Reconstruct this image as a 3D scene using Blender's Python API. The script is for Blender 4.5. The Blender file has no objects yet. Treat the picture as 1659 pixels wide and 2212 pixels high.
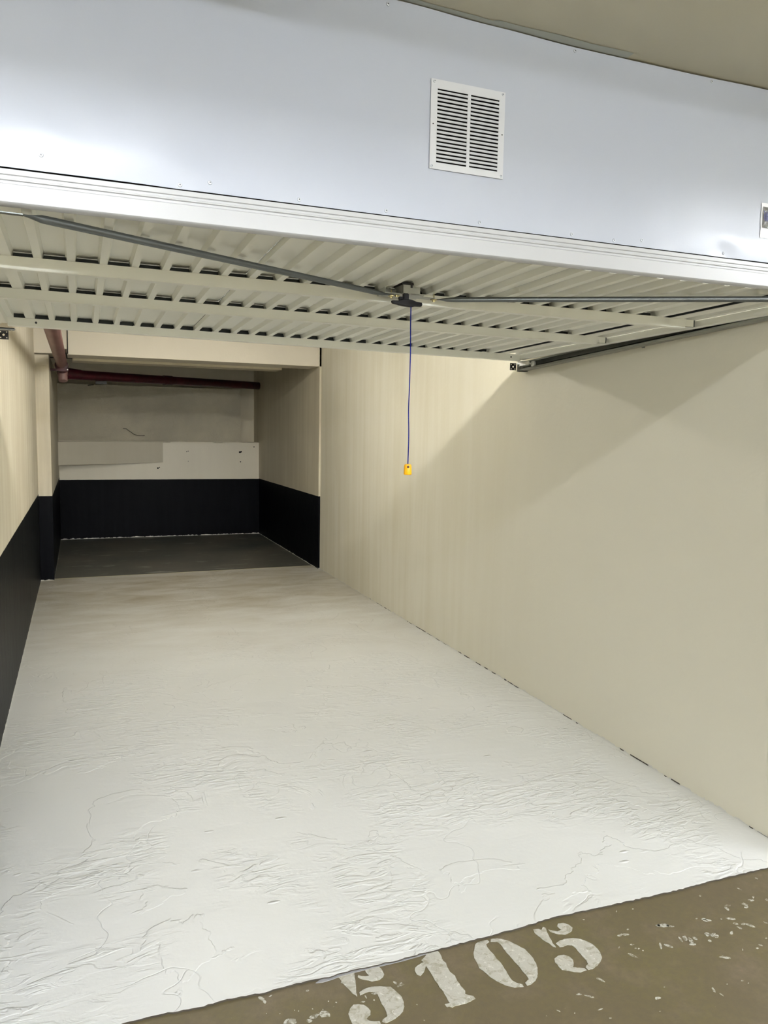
import bpy, bmesh, math, random
from mathutils import Vector, Matrix, noise

# ---------------------------------------------------------------- camera
S = bpy.context.scene
COL = S.collection
cd = bpy.data.cameras.new('camera'); cam = bpy.data.objects.new('camera', cd); COL.objects.link(cam)
R_ = Vector((0.93163801, -0.36294666, 0.01789789))
U_ = Vector((0.0214808, 0.10417148, 0.99432735))
B_ = -Vector((0.36275224, 0.9259687, -0.10484649))
mw = Matrix.Identity(4)
for i in range(3):
    mw[i][0] = R_[i]; mw[i][1] = U_[i]; mw[i][2] = B_[i]
mw[0][3], mw[1][3], mw[2][3] = 0, 0, 1.55
cam.matrix_world = mw
cd.sensor_fit = 'VERTICAL'; cd.sensor_height = 36.0; cd.lens = 1680.0 * 36.0 / 2212.0
cd.clip_start = 0.02
S.camera = cam

# ---------------------------------------------------------------- light and exposure
W = bpy.data.worlds.new('world'); S.world = W; W.use_nodes = True
W.node_tree.nodes['Background'].inputs[0].default_value = (0.6, 0.65, 0.7, 1)
W.node_tree.nodes['Background'].inputs[1].default_value = 0.02
S.view_settings.view_transform = 'Standard'; S.view_settings.look = 'None'
S.view_settings.exposure = 0.27; S.view_settings.gamma = 1.0
S.view_settings.use_curve_mapping = False
TUBE_OUT = 180.0      # emission of the tubes in the parking lane
FILL_FAR = 60.0  # unseen rows behind the camera, added as fill light
FILL_FAR2 = 1080.0
TUBE_OUTR = 330.0
TUBE_IN2 = 84.0
TUBE_IN = 180.0       # emission of the tubes inside the garage, above the open door
COL_OUT = (0.92, 0.955, 1.0)
COL_IN = (1.0, 0.965, 0.89)
# lamps: name centre x, y, length, strength, colour, label
LAMPS = [
    (-0.42, 0.78, 1.45, TUBE_OUT, COL_OUT, 'single-tube lamp with added shade lips on the lane ceiling before the lintel panel, left one'),
    (3.62, 0.78, 1.45, TUBE_OUTR, COL_OUT, 'single-tube lamp with added shade lips on the lane ceiling before the lintel panel, right one'),
    (-0.9, -2.4, 1.45, FILL_FAR, COL_OUT, 'added twin-tube fill lamp in the second row on the lane ceiling, left one'),
    (3.2, -2.4, 1.45, FILL_FAR, COL_OUT, 'added twin-tube fill lamp in the second row on the lane ceiling, right one'),
    (-0.9, -5.6, 1.45, FILL_FAR2, COL_OUT, 'added twin-tube fill lamp in the row by the far lane wall, left one'),
    (3.2, -5.6, 1.45, FILL_FAR2, COL_OUT, 'added twin-tube fill lamp in the row by the far lane wall, right one'),
    (1.0, 2.72, 1.45, TUBE_IN, COL_IN, 'twin-tube batten lamp hidden above the raised garage door'),
    (1.0, 6.0, 1.25, TUBE_IN2, COL_IN, 'twin-tube batten lamp on the garage ceiling near the header beam'),
]

# ---------------------------------------------------------------- materials
def mat(name, col, rough=0.6, metal=0.0, spec=0.5, coat=0.0):
    m = bpy.data.materials.new(name); m.use_nodes = True
    b = m.node_tree.nodes['Principled BSDF']
    b.inputs['Base Color'].default_value = (*col, 1); b.inputs['Roughness'].default_value = rough
    b.inputs['Metallic'].default_value = metal; b.inputs['Specular IOR Level'].default_value = spec
    b.inputs['Coat Weight'].default_value = coat
    return m
def N(m, t, **kw):
    n = m.node_tree.nodes.new(t)
    for k, v in kw.items():
        if k in ('operation', 'blend_type', 'data_type', 'noise_dimensions', 'feature', 'wave_type', 'bands_direction', 'interpolation_type', 'use_clamp', 'clamp', 'distance'): setattr(n, k, v)
        else: n.inputs[k].default_value = v
    return n
def L(m, a, b): m.node_tree.links.new(a, b)
def bsdf(m): return m.node_tree.nodes['Principled BSDF']
def coords(m, scale=(1, 1, 1), rot=(0, 0, 0)):
    tc = m.node_tree.nodes.new('ShaderNodeTexCoord'); mp = m.node_tree.nodes.new('ShaderNodeMapping')
    mp.inputs['Scale'].default_value = scale; mp.inputs['Rotation'].default_value = rot
    L(m, tc.outputs['Object'], mp.inputs['Vector']); return mp.outputs['Vector'], tc
def ntex(m, vec, scale, detail=4, rough=0.55, dist=0.0):
    n = m.node_tree.nodes.new('ShaderNodeTexNoise')
    n.inputs['Scale'].default_value = scale; n.inputs['Detail'].default_value = detail
    n.inputs['Roughness'].default_value = rough; n.inputs['Distortion'].default_value = dist
    L(m, vec, n.inputs['Vector']); return n.outputs['Fac']
def ramp(m, src, stops):
    r = m.node_tree.nodes.new('ShaderNodeValToRGB'); e = r.color_ramp.elements
    while len(e) < len(stops): e.new(0.5)
    for i, (p, c) in enumerate(stops):
        e[i].position = p; e[i].color = (*c, 1) if isinstance(c, tuple) else (c, c, c, 1)
    L(m, src, r.inputs['Fac']); return r.outputs['Color']
def mix(m, fac, a, b, mode='MIX'):
    n = m.node_tree.nodes.new('ShaderNodeMix'); n.data_type = 'RGBA'; n.blend_type = mode
    for sock, v in ((n.inputs[0], fac), (n.inputs[6], a), (n.inputs[7], b)):
        if isinstance(v, (int, float)): sock.default_value = v
        elif isinstance(v, tuple): sock.default_value = (*v, 1)
        else: L(m, v, sock)
    return n.outputs[2]
def math_(m, op, a, b=0.0, c=None):
    n = m.node_tree.nodes.new('ShaderNodeMath'); n.operation = op
    for i, v in enumerate((a, b, c)):
        if v is None: continue
        if isinstance(v, (int, float)): n.inputs[i].default_value = v
        else: L(m, v, n.inputs[i])
    return n.outputs[0]
def bump(m, h, dist, strength=1.0, prev=None):
    n = m.node_tree.nodes.new('ShaderNodeBump'); n.inputs['Distance'].default_value = dist
    n.inputs['Strength'].default_value = strength
    if isinstance(h, (int, float)): n.inputs['Height'].default_value = h
    else: L(m, h, n.inputs['Height'])
    if prev: L(m, prev, n.inputs['Normal'])
    return n.outputs['Normal']
def sepz(m, vec):
    s = m.node_tree.nodes.new('ShaderNodeSeparateXYZ'); L(m, vec, s.inputs[0]); return s.outputs

BEIGE = (0.76, 0.73, 0.62)
BEIGE_DEEP = (0.69, 0.65, 0.52)
DARK = (0.0025, 0.0028, 0.0045)

def wall_mat(name, a=BEIGE, b=BEIGE_DEEP, band=None, slope=0.0, streak=0.5, rough_bump=0.0015, white_foot=True, bandrough=0.42, dark2=(0.005, 0.0055, 0.0075), y_from=None):
    """painted plaster; band = height of the dark dado paint, which is part of the paintwork"""
    m = mat(name, a, 0.62, spec=0.3)
    v, tc = coords(m, (3.5, 3.5, 0.22)); raw, _ = coords(m)
    st = ntex(m, v, 2.2, 6, 0.6, 0.3); big = ntex(m, raw, 0.9, 3)
    f = math_(m, 'MULTIPLY_ADD', math_(m, 'SUBTRACT', st, 0.5), streak * 2.2, math_(m, 'MULTIPLY_ADD', math_(m, 'SUBTRACT', big, 0.5), 0.9, 0.5))
    fr = ramp(m, f, [(0.25, 0.0), (0.75, 1.0)])
    if y_from is not None:   # streaky brushwork only on the deeper part of the wall
        k = math_(m, 'MINIMUM', math_(m, 'MAXIMUM', math_(m, 'MULTIPLY', math_(m, 'SUBTRACT', sepz(m, raw)[1], y_from), 0.5), 0.0), 1.0)
        fr = math_(m, 'ADD', math_(m, 'MULTIPLY', fr, k), math_(m, 'MULTIPLY', math_(m, 'SUBTRACT', 1.0, k), 0.75))
    c = mix(m, fr, b, a)
    fine = ntex(m, raw, 60, 5, 0.6); med = ntex(m, raw, 7, 4, 0.5, 0.5)
    s = sepz(m, raw)
    rsock = None
    if band is not None:
        z = math_(m, 'ADD', s[2], math_(m, 'MULTIPLY', s[1], slope))
        wob = math_(m, 'MULTIPLY', math_(m, 'SUBTRACT', med, 0.5), 0.004)
        isdark = math_(m, 'LESS_THAN', math_(m, 'ADD', z, wob), band)
        dv = ntex(m, v, 5, 4); dc = mix(m, ramp(m, dv, [(0.4, 0.0), (0.8, 1.0)]), DARK, dark2)
        c = mix(m, isdark, c, dc)
        rsock = math_(m, 'MULTIPLY_ADD', isdark, bandrough - 0.62, 0.62)
        L(m, rsock, bsdf(m).inputs['Roughness'])
        L(m, math_(m, 'MULTIPLY_ADD', isdark, -0.25, 0.3), bsdf(m).inputs['Specular IOR Level'])
    if white_foot:
        e = ntex(m, raw, 26, 5, 0.7)
        lim = math_(m, 'MULTIPLY_ADD', math_(m, 'SUBTRACT', e, 0.5), 0.05, 0.010)
        ft = math_(m, 'LESS_THAN', s[2], lim)
        c = mix(m, ft, c, (0.66, 0.65, 0.60))
    L(m, c, bsdf(m).inputs['Base Color'])
    h = math_(m, 'MULTIPLY_ADD', med, 2.0, math_(m, 'MULTIPLY', fine, 0.35))
    L(m, bump(m, h, rough_bump), bsdf(m).inputs['Normal'])
    return m

M = {}
M['wall_right'] = wall_mat('beige_wall_paint', streak=0.7, white_foot=True, y_from=3.6)
M['wall_left'] = wall_mat('beige_wall_paint_dark_dado', a=(0.76, 0.71, 0.58), b=(0.66, 0.60, 0.47), band=0.897, slope=0.0035, streak=0.9, dark2=(0.022, 0.026, 0.025))
M['pillar'] = wall_mat('beige_pillar_paint', a=(0.70, 0.65, 0.53), b=(0.56, 0.51, 0.40), band=0.845, streak=1.0, bandrough=0.4)
M['niche'] = wall_mat('beige_niche_paint', a=(0.68, 0.63, 0.50), b=(0.58, 0.53, 0.41), band=0.812, streak=0.6, bandrough=0.45)
M['ledge'] = wall_mat('beige_ledge_paint', a=(0.84, 0.79, 0.67), b=(0.79, 0.74, 0.62), band=0.808, streak=0.25, bandrough=0.5)
M['board'] = wall_mat('beige_board_shaded', a=(0.60, 0.56, 0.455), b=(0.54, 0.50, 0.40), streak=0.3, white_foot=False)  # darker than the ledge: shade from facing right is painted into the colour
M['header'] = wall_mat('beige_header_paint', a=(0.76, 0.71, 0.61), b=(0.72, 0.67, 0.57), streak=0.15, white_foot=False)
M['ceiling'] = wall_mat('ceiling_paint', a=(0.60, 0.575, 0.46), b=(0.56, 0.535, 0.43), streak=0.0, white_foot=False, rough_bump=0.001)
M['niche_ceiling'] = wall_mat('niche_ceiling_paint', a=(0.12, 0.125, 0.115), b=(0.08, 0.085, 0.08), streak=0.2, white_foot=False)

def rough_plaster():
    m = mat('rough_plaster', (0.40, 0.37, 0.29), 0.85, spec=0.15)
    v, _ = coords(m)
    n1 = ntex(m, v, 38, 6, 0.7, 1.0); n2 = ntex(m, v, 2.2, 3)
    L(m, mix(m, ramp(m, n2, [(0.35, 0.0), (0.7, 1.0)]), (0.76, 0.72, 0.61), (0.90, 0.85, 0.71)), bsdf(m).inputs['Base Color'])
    L(m, bump(m, n1, 0.02), bsdf(m).inputs['Normal']); return m
M['plaster'] = rough_plaster()

def garage_floor():
    m = mat('white_floor_paint', (0.78, 0.78, 0.75), 0.42, spec=0.45)
    v, tc = coords(m); vs, _ = coords(m, (0.6, 1.6, 1.0), (0, 0, 0.12))
    big = ntex(m, v, 0.8, 4, 0.5)
    s = sepz(m, v)
    # dirty streaks, plus light falloff toward the back painted into the colour
    back = math_(m, 'MULTIPLY', math_(m, 'SUBTRACT', math_(m, 'ADD', s[1], math_(m, 'MULTIPLY', math_(m, 'SUBTRACT', big, 0.5), 2.5)), 4.8), 0.40)
    back = math_(m, 'MINIMUM', math_(m, 'MAXIMUM', back, 0.0), 1.0)
    st = ntex(m, vs, 3.2, 6, 0.6, 0.6)
    dirt_falloff = math_(m, 'MULTIPLY', back, ramp(m, st, [(0.3, 1.0), (0.72, 0.35)]))
    c = mix(m, ramp(m, big, [(0.3, 0.0), (0.7, 1.0)]), (0.755, 0.765, 0.75), (0.80, 0.81, 0.81))
    c = mix(m, dirt_falloff, c, (0.38, 0.335, 0.245))
    L(m, c, bsdf(m).inputs['Base Color'])
    # trowel ridges, peeled flakes and pimples under the paint
    mask = ramp(m, ntex(m, v, 1.7, 3, 0.6, 0.4), [(0.47, 0.0), (0.60, 1.0)])
    ridg = ntex(m, vs, 15, 4, 0.5, 1.6)
    rr = math_(m, 'MULTIPLY', ramp(m, ridg, [(0.46, 0.0), (0.60, 1.0)]), mask)
    vo = m.node_tree.nodes.new('ShaderNodeTexVoronoi'); vo.inputs['Scale'].default_value = 7.5; L(m, vs, vo.inputs['Vector'])
    vo.inputs['Randomness'].default_value = 1.0
    pim = ramp(m, vo.outputs['Distance'], [(0.0, 1.0), (0.11, 0.0)])
    pm = math_(m, 'MULTIPLY', pim, ramp(m, ntex(m, v, 4.3, 2), [(0.5, 0.0), (0.6, 1.0)]))
    flake = ramp(m, ntex(m, v, 2.6, 5, 0.5, 0.8), [(0.565, 0.0), (0.575, 1.0)])
    vc = m.node_tree.nodes.new('ShaderNodeTexVoronoi'); vc.feature = 'DISTANCE_TO_EDGE'; vc.inputs['Scale'].default_value = 1.1
    wv = m.node_tree.nodes.new('ShaderNodeVectorMath'); wv.operation = 'ADD'; nz = m.node_tree.nodes.new('ShaderNodeTexNoise'); nz.inputs['Scale'].default_value = 3.5
    L(m, v, nz.inputs['Vector']); L(m, v, wv.inputs[0]); L(m, nz.outputs['Color'], wv.inputs[1]); L(m, wv.outputs[0], vc.inputs['Vector'])
    crack = ramp(m, vc.outputs['Distance'], [(0.0, 0.0), (0.006, 1.0)])
    crack = math_(m, 'MAXIMUM', crack, ramp(m, ntex(m, v, 1.3, 2), [(0.48, 1.0), (0.50, 0.0)]))
    soft = ntex(m, vs, 5, 4, 0.5, 0.5)
    h = math_(m, 'ADD', math_(m, 'MULTIPLY', rr, 0.55), math_(m, 'MULTIPLY', pm, 1.6))
    h = math_(m, 'ADD', h, math_(m, 'MULTIPLY', flake, 0.30))
    h = math_(m, 'ADD', h, math_(m, 'MULTIPLY', crack, 0.22))
    h = math_(m, 'ADD', h, math_(m, 'MULTIPLY', soft, 0.7))
    h = math_(m, 'ADD', h, math_(m, 'MULTIPLY', ntex(m, v, 55, 4, 0.6), 0.10))
    L(m, bump(m, h, 0.0055, 0.9), bsdf(m).inputs['Normal'])
    return m
M['floor_white'] = garage_floor()

def lane_floor():
    m = mat('brown_lane_concrete', (0.19, 0.16, 0.105), 0.5, spec=0.35)
    v, _ = coords(m)
    a = ntex(m, v, 2.4, 6, 0.6, 0.4); b = ntex(m, v, 45, 5, 0.7)
    c = mix(m, ramp(m, a, [(0.35, 0.0), (0.65, 1.0)]), (0.145, 0.115, 0.068), (0.155, 0.130, 0.058))
    c = mix(m, ramp(m, ntex(m, v, 6.5, 5, 0.6), [(0.5, 0.0), (0.75, 1.0)]), c, (0.205, 0.16, 0.11))
    c = mix(m, ramp(m, b, [(0.3, 0.75), (0.7, 0.0)]), c, (0.12, 0.10, 0.065))
    sp = ramp(m, ntex(m, v, 95, 3, 0.6), [(0.74, 0.0), (0.78, 1.0)])
    c = mix(m, sp, c, (0.5, 0.48, 0.42))
    L(m, c, bsdf(m).inputs['Base Color'])
    L(m, bump(m, math_(m, 'ADD', b, a), 0.0012), bsdf(m).inputs['Normal']); return m
M['lane'] = lane_floor()

def niche_floor():
    m = mat('grey_niche_concrete', (0.1, 0.1, 0.09), 0.36, spec=0.5)
    v, _ = coords(m, (0.35, 1.8, 1))
    a = ntex(m, v, 6, 6, 0.65, 0.5); r, _ = coords(m)
    c = mix(m, ramp(m, ntex(m, r, 1.3, 4), [(0.35, 0.0), (0.7, 1.0)]), (0.075, 0.085, 0.075), (0.15, 0.135, 0.11))
    c = mix(m, ramp(m, a, [(0.60, 0.0), (0.66, 1.0)]), c, (0.36, 0.36, 0.33))
    L(m, c, bsdf(m).inputs['Base Color']); L(m, bump(m, a, 0.002), bsdf(m).inputs['Normal']); return m
M['floor_niche'] = niche_floor()

def worn_paint():
    m = mat('worn_stencil_paint', (0.55, 0.54, 0.48), 0.6, spec=0.3)
    v, _ = coords(m)
    a = ntex(m, v, 34, 6, 0.65, 1.0)
    c = mix(m, ramp(m, a, [(0.36, 0.0), (0.5, 1.0)]), (0.36, 0.335, 0.26), (0.52, 0.51, 0.455))
    c = mix(m, ramp(m, ntex(m, v, 60, 5, 0.7, 0.6), [(0.56, 0.0), (0.68, 1.0)]), c, (0.72, 0.71, 0.66))
    c = mix(m, ramp(m, ntex(m, v, 75, 4, 0.7, 0.6), [(0.26, 1.0), (0.36, 0.0)]), c, (0.2, 0.175, 0.12))
    L(m, c, bsdf(m).inputs['Base Color']); L(m, bump(m, a, 0.0015), bsdf(m).inputs['Normal']); return m
M['stencil'] = worn_paint()
def fleck_paint():
    m = mat('fleck_paint', (0.5, 0.5, 0.46), 0.6, spec=0.3); v, _ = coords(m)
    a = ntex(m, v, 70, 5, 0.7, 0.8)
    c = mix(m, ramp(m, a, [(0.42, 0.0), (0.56, 1.0)]), (0.20, 0.18, 0.125), (0.56, 0.56, 0.51))
    L(m, c, bsdf(m).inputs['Base Color']); return m
M['fleck'] = fleck_paint()
M['dark_edge'] = mat('dark_paint_edge', (0.05, 0.042, 0.03), 0.8)  # plain dark colour for the slab sides and the wall joint
M['step_line'] = mat('pale_yellow_paint_edge', (0.42, 0.39, 0.24), 0.6)
M['spill'] = mat('grey_paint_run', (0.34, 0.34, 0.36), 0.5)

def panel_paint():
    m = mat('pale_blue_white_sheet_paint', (0.66, 0.705, 0.755), 0.34, spec=0.5, coat=0.25)
    b = bsdf(m); b.inputs['Coat Roughness'].default_value = 0.22
    v, _ = coords(m); n = ntex(m, v, 1.1, 3)
    L(m, mix(m, n, (0.385, 0.415, 0.495), (0.445, 0.468, 0.51)), b.inputs['Base Color'])
    warp = ntex(m, v, 3.0, 2, 0.5); peel = ntex(m, v, 160, 3, 0.6)
    L(m, bump(m, math_(m, 'MULTIPLY_ADD', warp, 12.0, math_(m, 'MULTIPLY', peel, 0.12)), 0.0012), b.inputs['Normal']); return m
M['panel'] = panel_paint()
M['door'] = mat('off_white_door_coating', (0.86, 0.86, 0.79), 0.42, spec=0.45)
def door_front():
    m = mat('white_door_coating', (0.76, 0.77, 0.74), 0.35, spec=0.5); v, _ = coords(m, (1, 6, 6))
    sc = ramp(m, ntex(m, v, 9, 6, 0.75), [(0.70, 0.0), (0.73, 1.0)])
    L(m, mix(m, sc, (0.42, 0.425, 0.43), (0.30, 0.28, 0.24)), bsdf(m).inputs['Base Color']); return m
M['door_front'] = door_front()
M['slot_shade'] = mat('painted_slot_shade', (0.012, 0.018, 0.022), 0.5)  # near-black colour stands for shade in the door's slots and gaps
M['galv'] = mat('galvanised_steel', (0.30, 0.32, 0.31), 0.28, metal=0.9)
M['galv_dark'] = mat('dull_galvanised_steel', (0.13, 0.14, 0.14), 0.45, metal=0.8)
M['zinc'] = mat('bright_zinc', (0.75, 0.76, 0.74), 0.3, metal=0.7)
M['brass'] = mat('yellow_zinc_bolt', (0.42, 0.36, 0.18), 0.35, metal=0.8)
M['box_grey'] = mat('grey_coated_steel', (0.36, 0.37, 0.34), 0.45)
M['black'] = mat('black_plastic', (0.004, 0.004, 0.005), 0.55, spec=0.2)
M['black_steel'] = mat('black_steel', (0.006, 0.006, 0.007), 0.5)
M['white'] = mat('white_plastic', (0.8, 0.8, 0.76), 0.4)
M['grille'] = mat('white_grille_coating', (0.56, 0.57, 0.585), 0.38)
M['void'] = mat('dark_hole_shade', (0.004, 0.004, 0.004), 0.9)  # near-black colour stands for shade inside the vent slots and holes
M['screw'] = mat('painted_screw', (0.52, 0.55, 0.58), 0.35, metal=0.4)
M['screw_dark'] = mat('screw_recess', (0.05, 0.05, 0.055), 0.5)
M['cord'] = mat('blue_cord', (0.003, 0.010, 0.16), 0.7, spec=0.1)
M['yellow'] = mat('yellow_plastic', (0.95, 0.46, 0.008), 0.35)
M['knot'] = mat('dark_red_hole_shade', (0.05, 0.004, 0.004), 0.6)
def pipe_mat(name, a, b):
    m = mat(name, a, 0.42, spec=0.5); v, _ = coords(m, (4, 1, 4)); n = ntex(m, v, 4, 5, 0.6)
    L(m, mix(m, ramp(m, n, [(0.4, 0.0), (0.65, 1.0)]), a, b), bsdf(m).inputs['Base Color']); return m
M['pipe'] = pipe_mat('faded_red_pipe_paint', (0.125, 0.045, 0.043), (0.19, 0.085, 0.078))
M['pipe_red'] = pipe_mat('crimson_pipe_paint', (0.055, 0.003, 0.010), (0.03, 0.002, 0.006))
M['pipe_cap'] = pipe_mat('pink_worn_cap_paint', (0.30, 0.19, 0.18), (0.24, 0.12, 0.12))
M['foil'] = mat('crumpled_foil', (0.55, 0.56, 0.58), 0.22, metal=0.9)
def foil_mat():
    m = M['foil']; v, _ = coords(m); n = ntex(m, v, 70, 5, 0.7, 1.5)
    L(m, bump(m, n, 0.01), bsdf(m).inputs['Normal'])
foil_mat()
M['sticker_paper'] = mat('torn_sticker_paper', (0.8, 0.8, 0.82), 0.6)
M['ink_blue'] = mat('blue_print', (0.03, 0.05, 0.25), 0.5)
M['sealant'] = mat('grey_sealant', (0.44, 0.47, 0.44), 0.6)
M['gap'] = mat('dark_gap_shade', (0.006, 0.006, 0.006), 0.9)
M['lamp_body'] = mat('white_lamp_housing', (0.8, 0.8, 0.8), 0.5)
def emis(name, col, s):
    m = mat(name, (0.8, 0.8, 0.8)); b = bsdf(m)
    b.inputs['Emission Color'].default_value = (*col, 1); b.inputs['Emission Strength'].default_value = s; return m

# ---------------------------------------------------------------- mesh helpers
ORG = {}
def obj(name, geo, m, parent=None, kind=None, smooth=False):
    """geo = (verts, faces[, material indices]) in world metres; becomes ONE mesh object"""
    v, f = geo[0], geo[1]
    me = bpy.data.meshes.new(name)
    o0 = ORG.get(parent.name, Vector((0, 0, 0))) if parent else Vector((0, 0, 0))
    me.from_pydata([(p[0] - o0[0], p[1] - o0[1], p[2] - o0[2]) for p in v], [], f)
    ms = m if isinstance(m, (list, tuple)) else [m]
    for q in ms: me.materials.append(M[q] if isinstance(q, str) else q)
    if len(geo) > 2:
        for p, i in zip(me.polygons, geo[2]): p.material_index = i
    bm = bmesh.new(); bm.from_mesh(me); bmesh.ops.recalc_face_normals(bm, faces=bm.faces); bm.to_mesh(me); bm.free()
    o = bpy.data.objects.new(name, me); COL.objects.link(o)
    if smooth:
        me.shade_smooth() if hasattr(me, 'shade_smooth') else [setattr(p, 'use_smooth', True) for p in me.polygons]
        if smooth != 'all':
            md = None
            try: me.set_sharp_from_angle(angle=math.radians(40))
            except Exception: pass
    if parent: o.parent = parent
    ORG[o.name] = o0
    if kind: o['kind'] = kind
    return o
def thing(name, label, cat, loc, group=None):
    o = bpy.data.objects.new(name, None); COL.objects.link(o); o.location = loc; o.empty_display_size = 0.1
    o['label'] = label; o['category'] = cat
    if group: o['group'] = group
    ORG[o.name] = Vector(loc); return o
def tag(o, label, cat, group=None):
    o['label'] = label; o['category'] = cat
    if group: o['group'] = group
    return o
def join(*gs):
    V, F, I = [], [], []
    for g in gs:
        n = len(V); V += list(g[0]); F += [tuple(i + n for i in f) for f in g[1]]
        I += list(g[2]) if len(g) > 2 else [0] * len(g[1])
    return V, F, I
def mi(g, i): return g[0], g[1], [i] * len(g[1])
def box(x0, x1, y0, y1, z0, z1):
    v = [(x, y, z) for x in (x0, x1) for y in (y0, y1) for z in (z0, z1)]
    return v, [(0, 1, 3, 2), (4, 6, 7, 5), (0, 4, 5, 1), (2, 3, 7, 6), (0, 2, 6, 4), (1, 5, 7, 3)]
def bevbox(x0, x1, y0, y1, z0, z1, b=0.003, seg=2):
    bm = bmesh.new(); v, f = box(x0, x1, y0, y1, z0, z1)
    vs = [bm.verts.new(p) for p in v]
    for q in f: bm.faces.new([vs[i] for i in q])
    bmesh.ops.recalc_face_normals(bm, faces=bm.faces)
    bmesh.ops.bevel(bm, geom=list(bm.edges), offset=b, segments=seg, affect='EDGES')
    bm.verts.index_update()
    r = [tuple(p.co) for p in bm.verts], [tuple(w.index for w in p.verts) for p in bm.faces]; bm.free(); return r
def frame_of(d):
    d = Vector(d).normalized(); a = Vector((0, 0, 1)) if abs(d.z) < 0.9 else Vector((0, 1, 0))
    u = d.cross(a).normalized(); return d, u, u.cross(d).normalized()
def tube(pts, r, n=14, caps=True):
    pts = [Vector(p) for p in pts]; rs = r if isinstance(r, (list, tuple)) else [r] * len(pts)
    V, F = [], []
    for i, p in enumerate(pts):
        d = (pts[min(i + 1, len(pts) - 1)] - pts[max(i - 1, 0)])
        _, u, w = frame_of(d)
        for k in range(n):
            t = 2 * math.pi * k / n; V.append(tuple(p + (u * math.cos(t) + w * math.sin(t)) * rs[i]))
    for i in range(len(pts) - 1):
        for k in range(n):
            a = i * n + k; b = i * n + (k + 1) % n; F.append((a, b, b + n, a + n))
    if caps: F.append(tuple(range(n))[::-1]); F.append(tuple((len(pts) - 1) * n + k for k in range(n)))
    return V, F
def lathe(c, axis, prof, n=20):
    """prof = [(distance along axis, radius)]"""
    d, u, w = frame_of(axis); c = Vector(c); V, F = [], []
    for a, r in prof:
        for k in range(n):
            t = 2 * math.pi * k / n; V.append(tuple(c + d * a + (u * math.cos(t) + w * math.sin(t)) * r))
    for i in range(len(prof) - 1):
        for k in range(n):
            a = i * n + k; b = i * n + (k + 1) % n; F.append((a, b, b + n, a + n))
    F.append(tuple(range(n))[::-1]); F.append(tuple((len(prof) - 1) * n + k for k in range(n)))
    return V, F
def sweep(prof, path, closed=False):
    """prof = list of (a, b) offsets; path = list of functions (a, b) -> point"""
    V, F = [], []; n = len(prof)
    for p in path: V += [p(a, b) for a, b in prof]
    for i in range(len(path) - 1):
        for k in range(n if closed else n - 1):
            a = i * n + k; b = i * n + (k + 1) % n; F.append((a, b, b + n, a + n))
    if closed: F.append(tuple(range(n))[::-1]); F.append(tuple((len(path) - 1) * n + k for k in range(n)))
    return V, F
def thick(line, t):
    """closed outline around an open 2D polyline, thickness t"""
    out, inn = [], []
    for i, p in enumerate(line):
        a = Vector(line[max(i - 1, 0)]); b = Vector(line[min(i + 1, len(line) - 1)]); d = (b - a).normalized()
        nrm = Vector((-d.y, d.x)); k = 1.0
        if 0 < i < len(line) - 1:
            d1 = (Vector(p) - a).normalized(); k = 1.0 / max(0.5, abs(d1.dot(d)))
        out.append((p[0] + nrm.x * t * k / 2, p[1] + nrm.y * t * k / 2)); inn.append((p[0] - nrm.x * t * k / 2, p[1] - nrm.y * t * k / 2))
    return out + inn[::-1]
def extrude_poly(pts, z0, z1):
    n = len(pts); V = [(x, y, z0) for x, y in pts] + [(x, y, z1) for x, y in pts]
    return V, [tuple(range(n))[::-1], tuple(range(n, 2 * n))] + [(i, (i + 1) % n, (i + 1) % n + n, i + n) for i in range(n)]
def grid(fn, us, vs):
    V = [fn(u, v) for u in us for v in vs]; n = len(vs)
    return V, [(i * n + j, i * n + j + 1, (i + 1) * n + j + 1, (i + 1) * n + j) for i in range(len(us) - 1) for j in range(n - 1)]
def lin(a, b, n): return [a + (b - a) * i / (n - 1) for i in range(n)]
FIVE_A=[[(0.6529,1.9573),(0.677,1.9595),(0.701,1.9581),(0.6962,1.9392),(0.691,1.9173),(0.685,1.8961),(0.6799,1.8796),(0.6776,1.8657),(0.6694,1.8834),(0.666,1.8995),(0.661,1.9141),(0.6575,1.9259),(0.6526,1.9336),(0.6566,1.938)],[(0.7351,1.9606),(0.7496,1.9628),(0.7647,1.9616),(0.7764,1.9581),(0.7794,1.9458),(0.7801,1.9319),(0.779,1.9225),(0.7723,1.914),(0.7593,1.9068),(0.7466,1.9066),(0.7362,1.908),(0.7303,1.9149),(0.7193,1.9217),(0.7092,1.9309),(0.7051,1.9384),(0.7078,1.9459),(0.7152,1.9384),(0.7268,1.933),(0.738,1.9313),(0.7352,1.9421),(0.7327,1.9516)],[(0.6893,1.8796),(0.7031,1.886),(0.7189,1.8884),(0.7366,1.8867),(0.7542,1.8803),(0.7681,1.8729),(0.7778,1.8698),(0.7831,1.8559),(0.7884,1.8402),(0.7925,1.8239),(0.7899,1.8037),(0.7846,1.7881),(0.7743,1.7724),(0.762,1.7641),(0.746,1.7563),(0.7285,1.7523),(0.7153,1.7509),(0.7102,1.7579),(0.714,1.7638),(0.7298,1.7717),(0.7321,1.7856),(0.7331,1.8025),(0.7319,1.8182),(0.7325,1.8368),(0.7339,1.8554),(0.7289,1.8663),(0.7148,1.8726),(0.7013,1.8718),(0.6869,1.868)],[(0.658,1.8407),(0.6714,1.838),(0.6832,1.8304),(0.6914,1.8177),(0.6935,1.804),(0.6894,1.7916),(0.6817,1.7871),(0.6745,1.7803),(0.678,1.7728),(0.6908,1.765),(0.704,1.7623),(0.7035,1.7528),(0.6917,1.7222),(0.6578,1.7345),(0.6411,1.7607),(0.6333,1.7784),(0.6333,1.7963),(0.6348,1.8147),(0.6441,1.8305)]]
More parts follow.
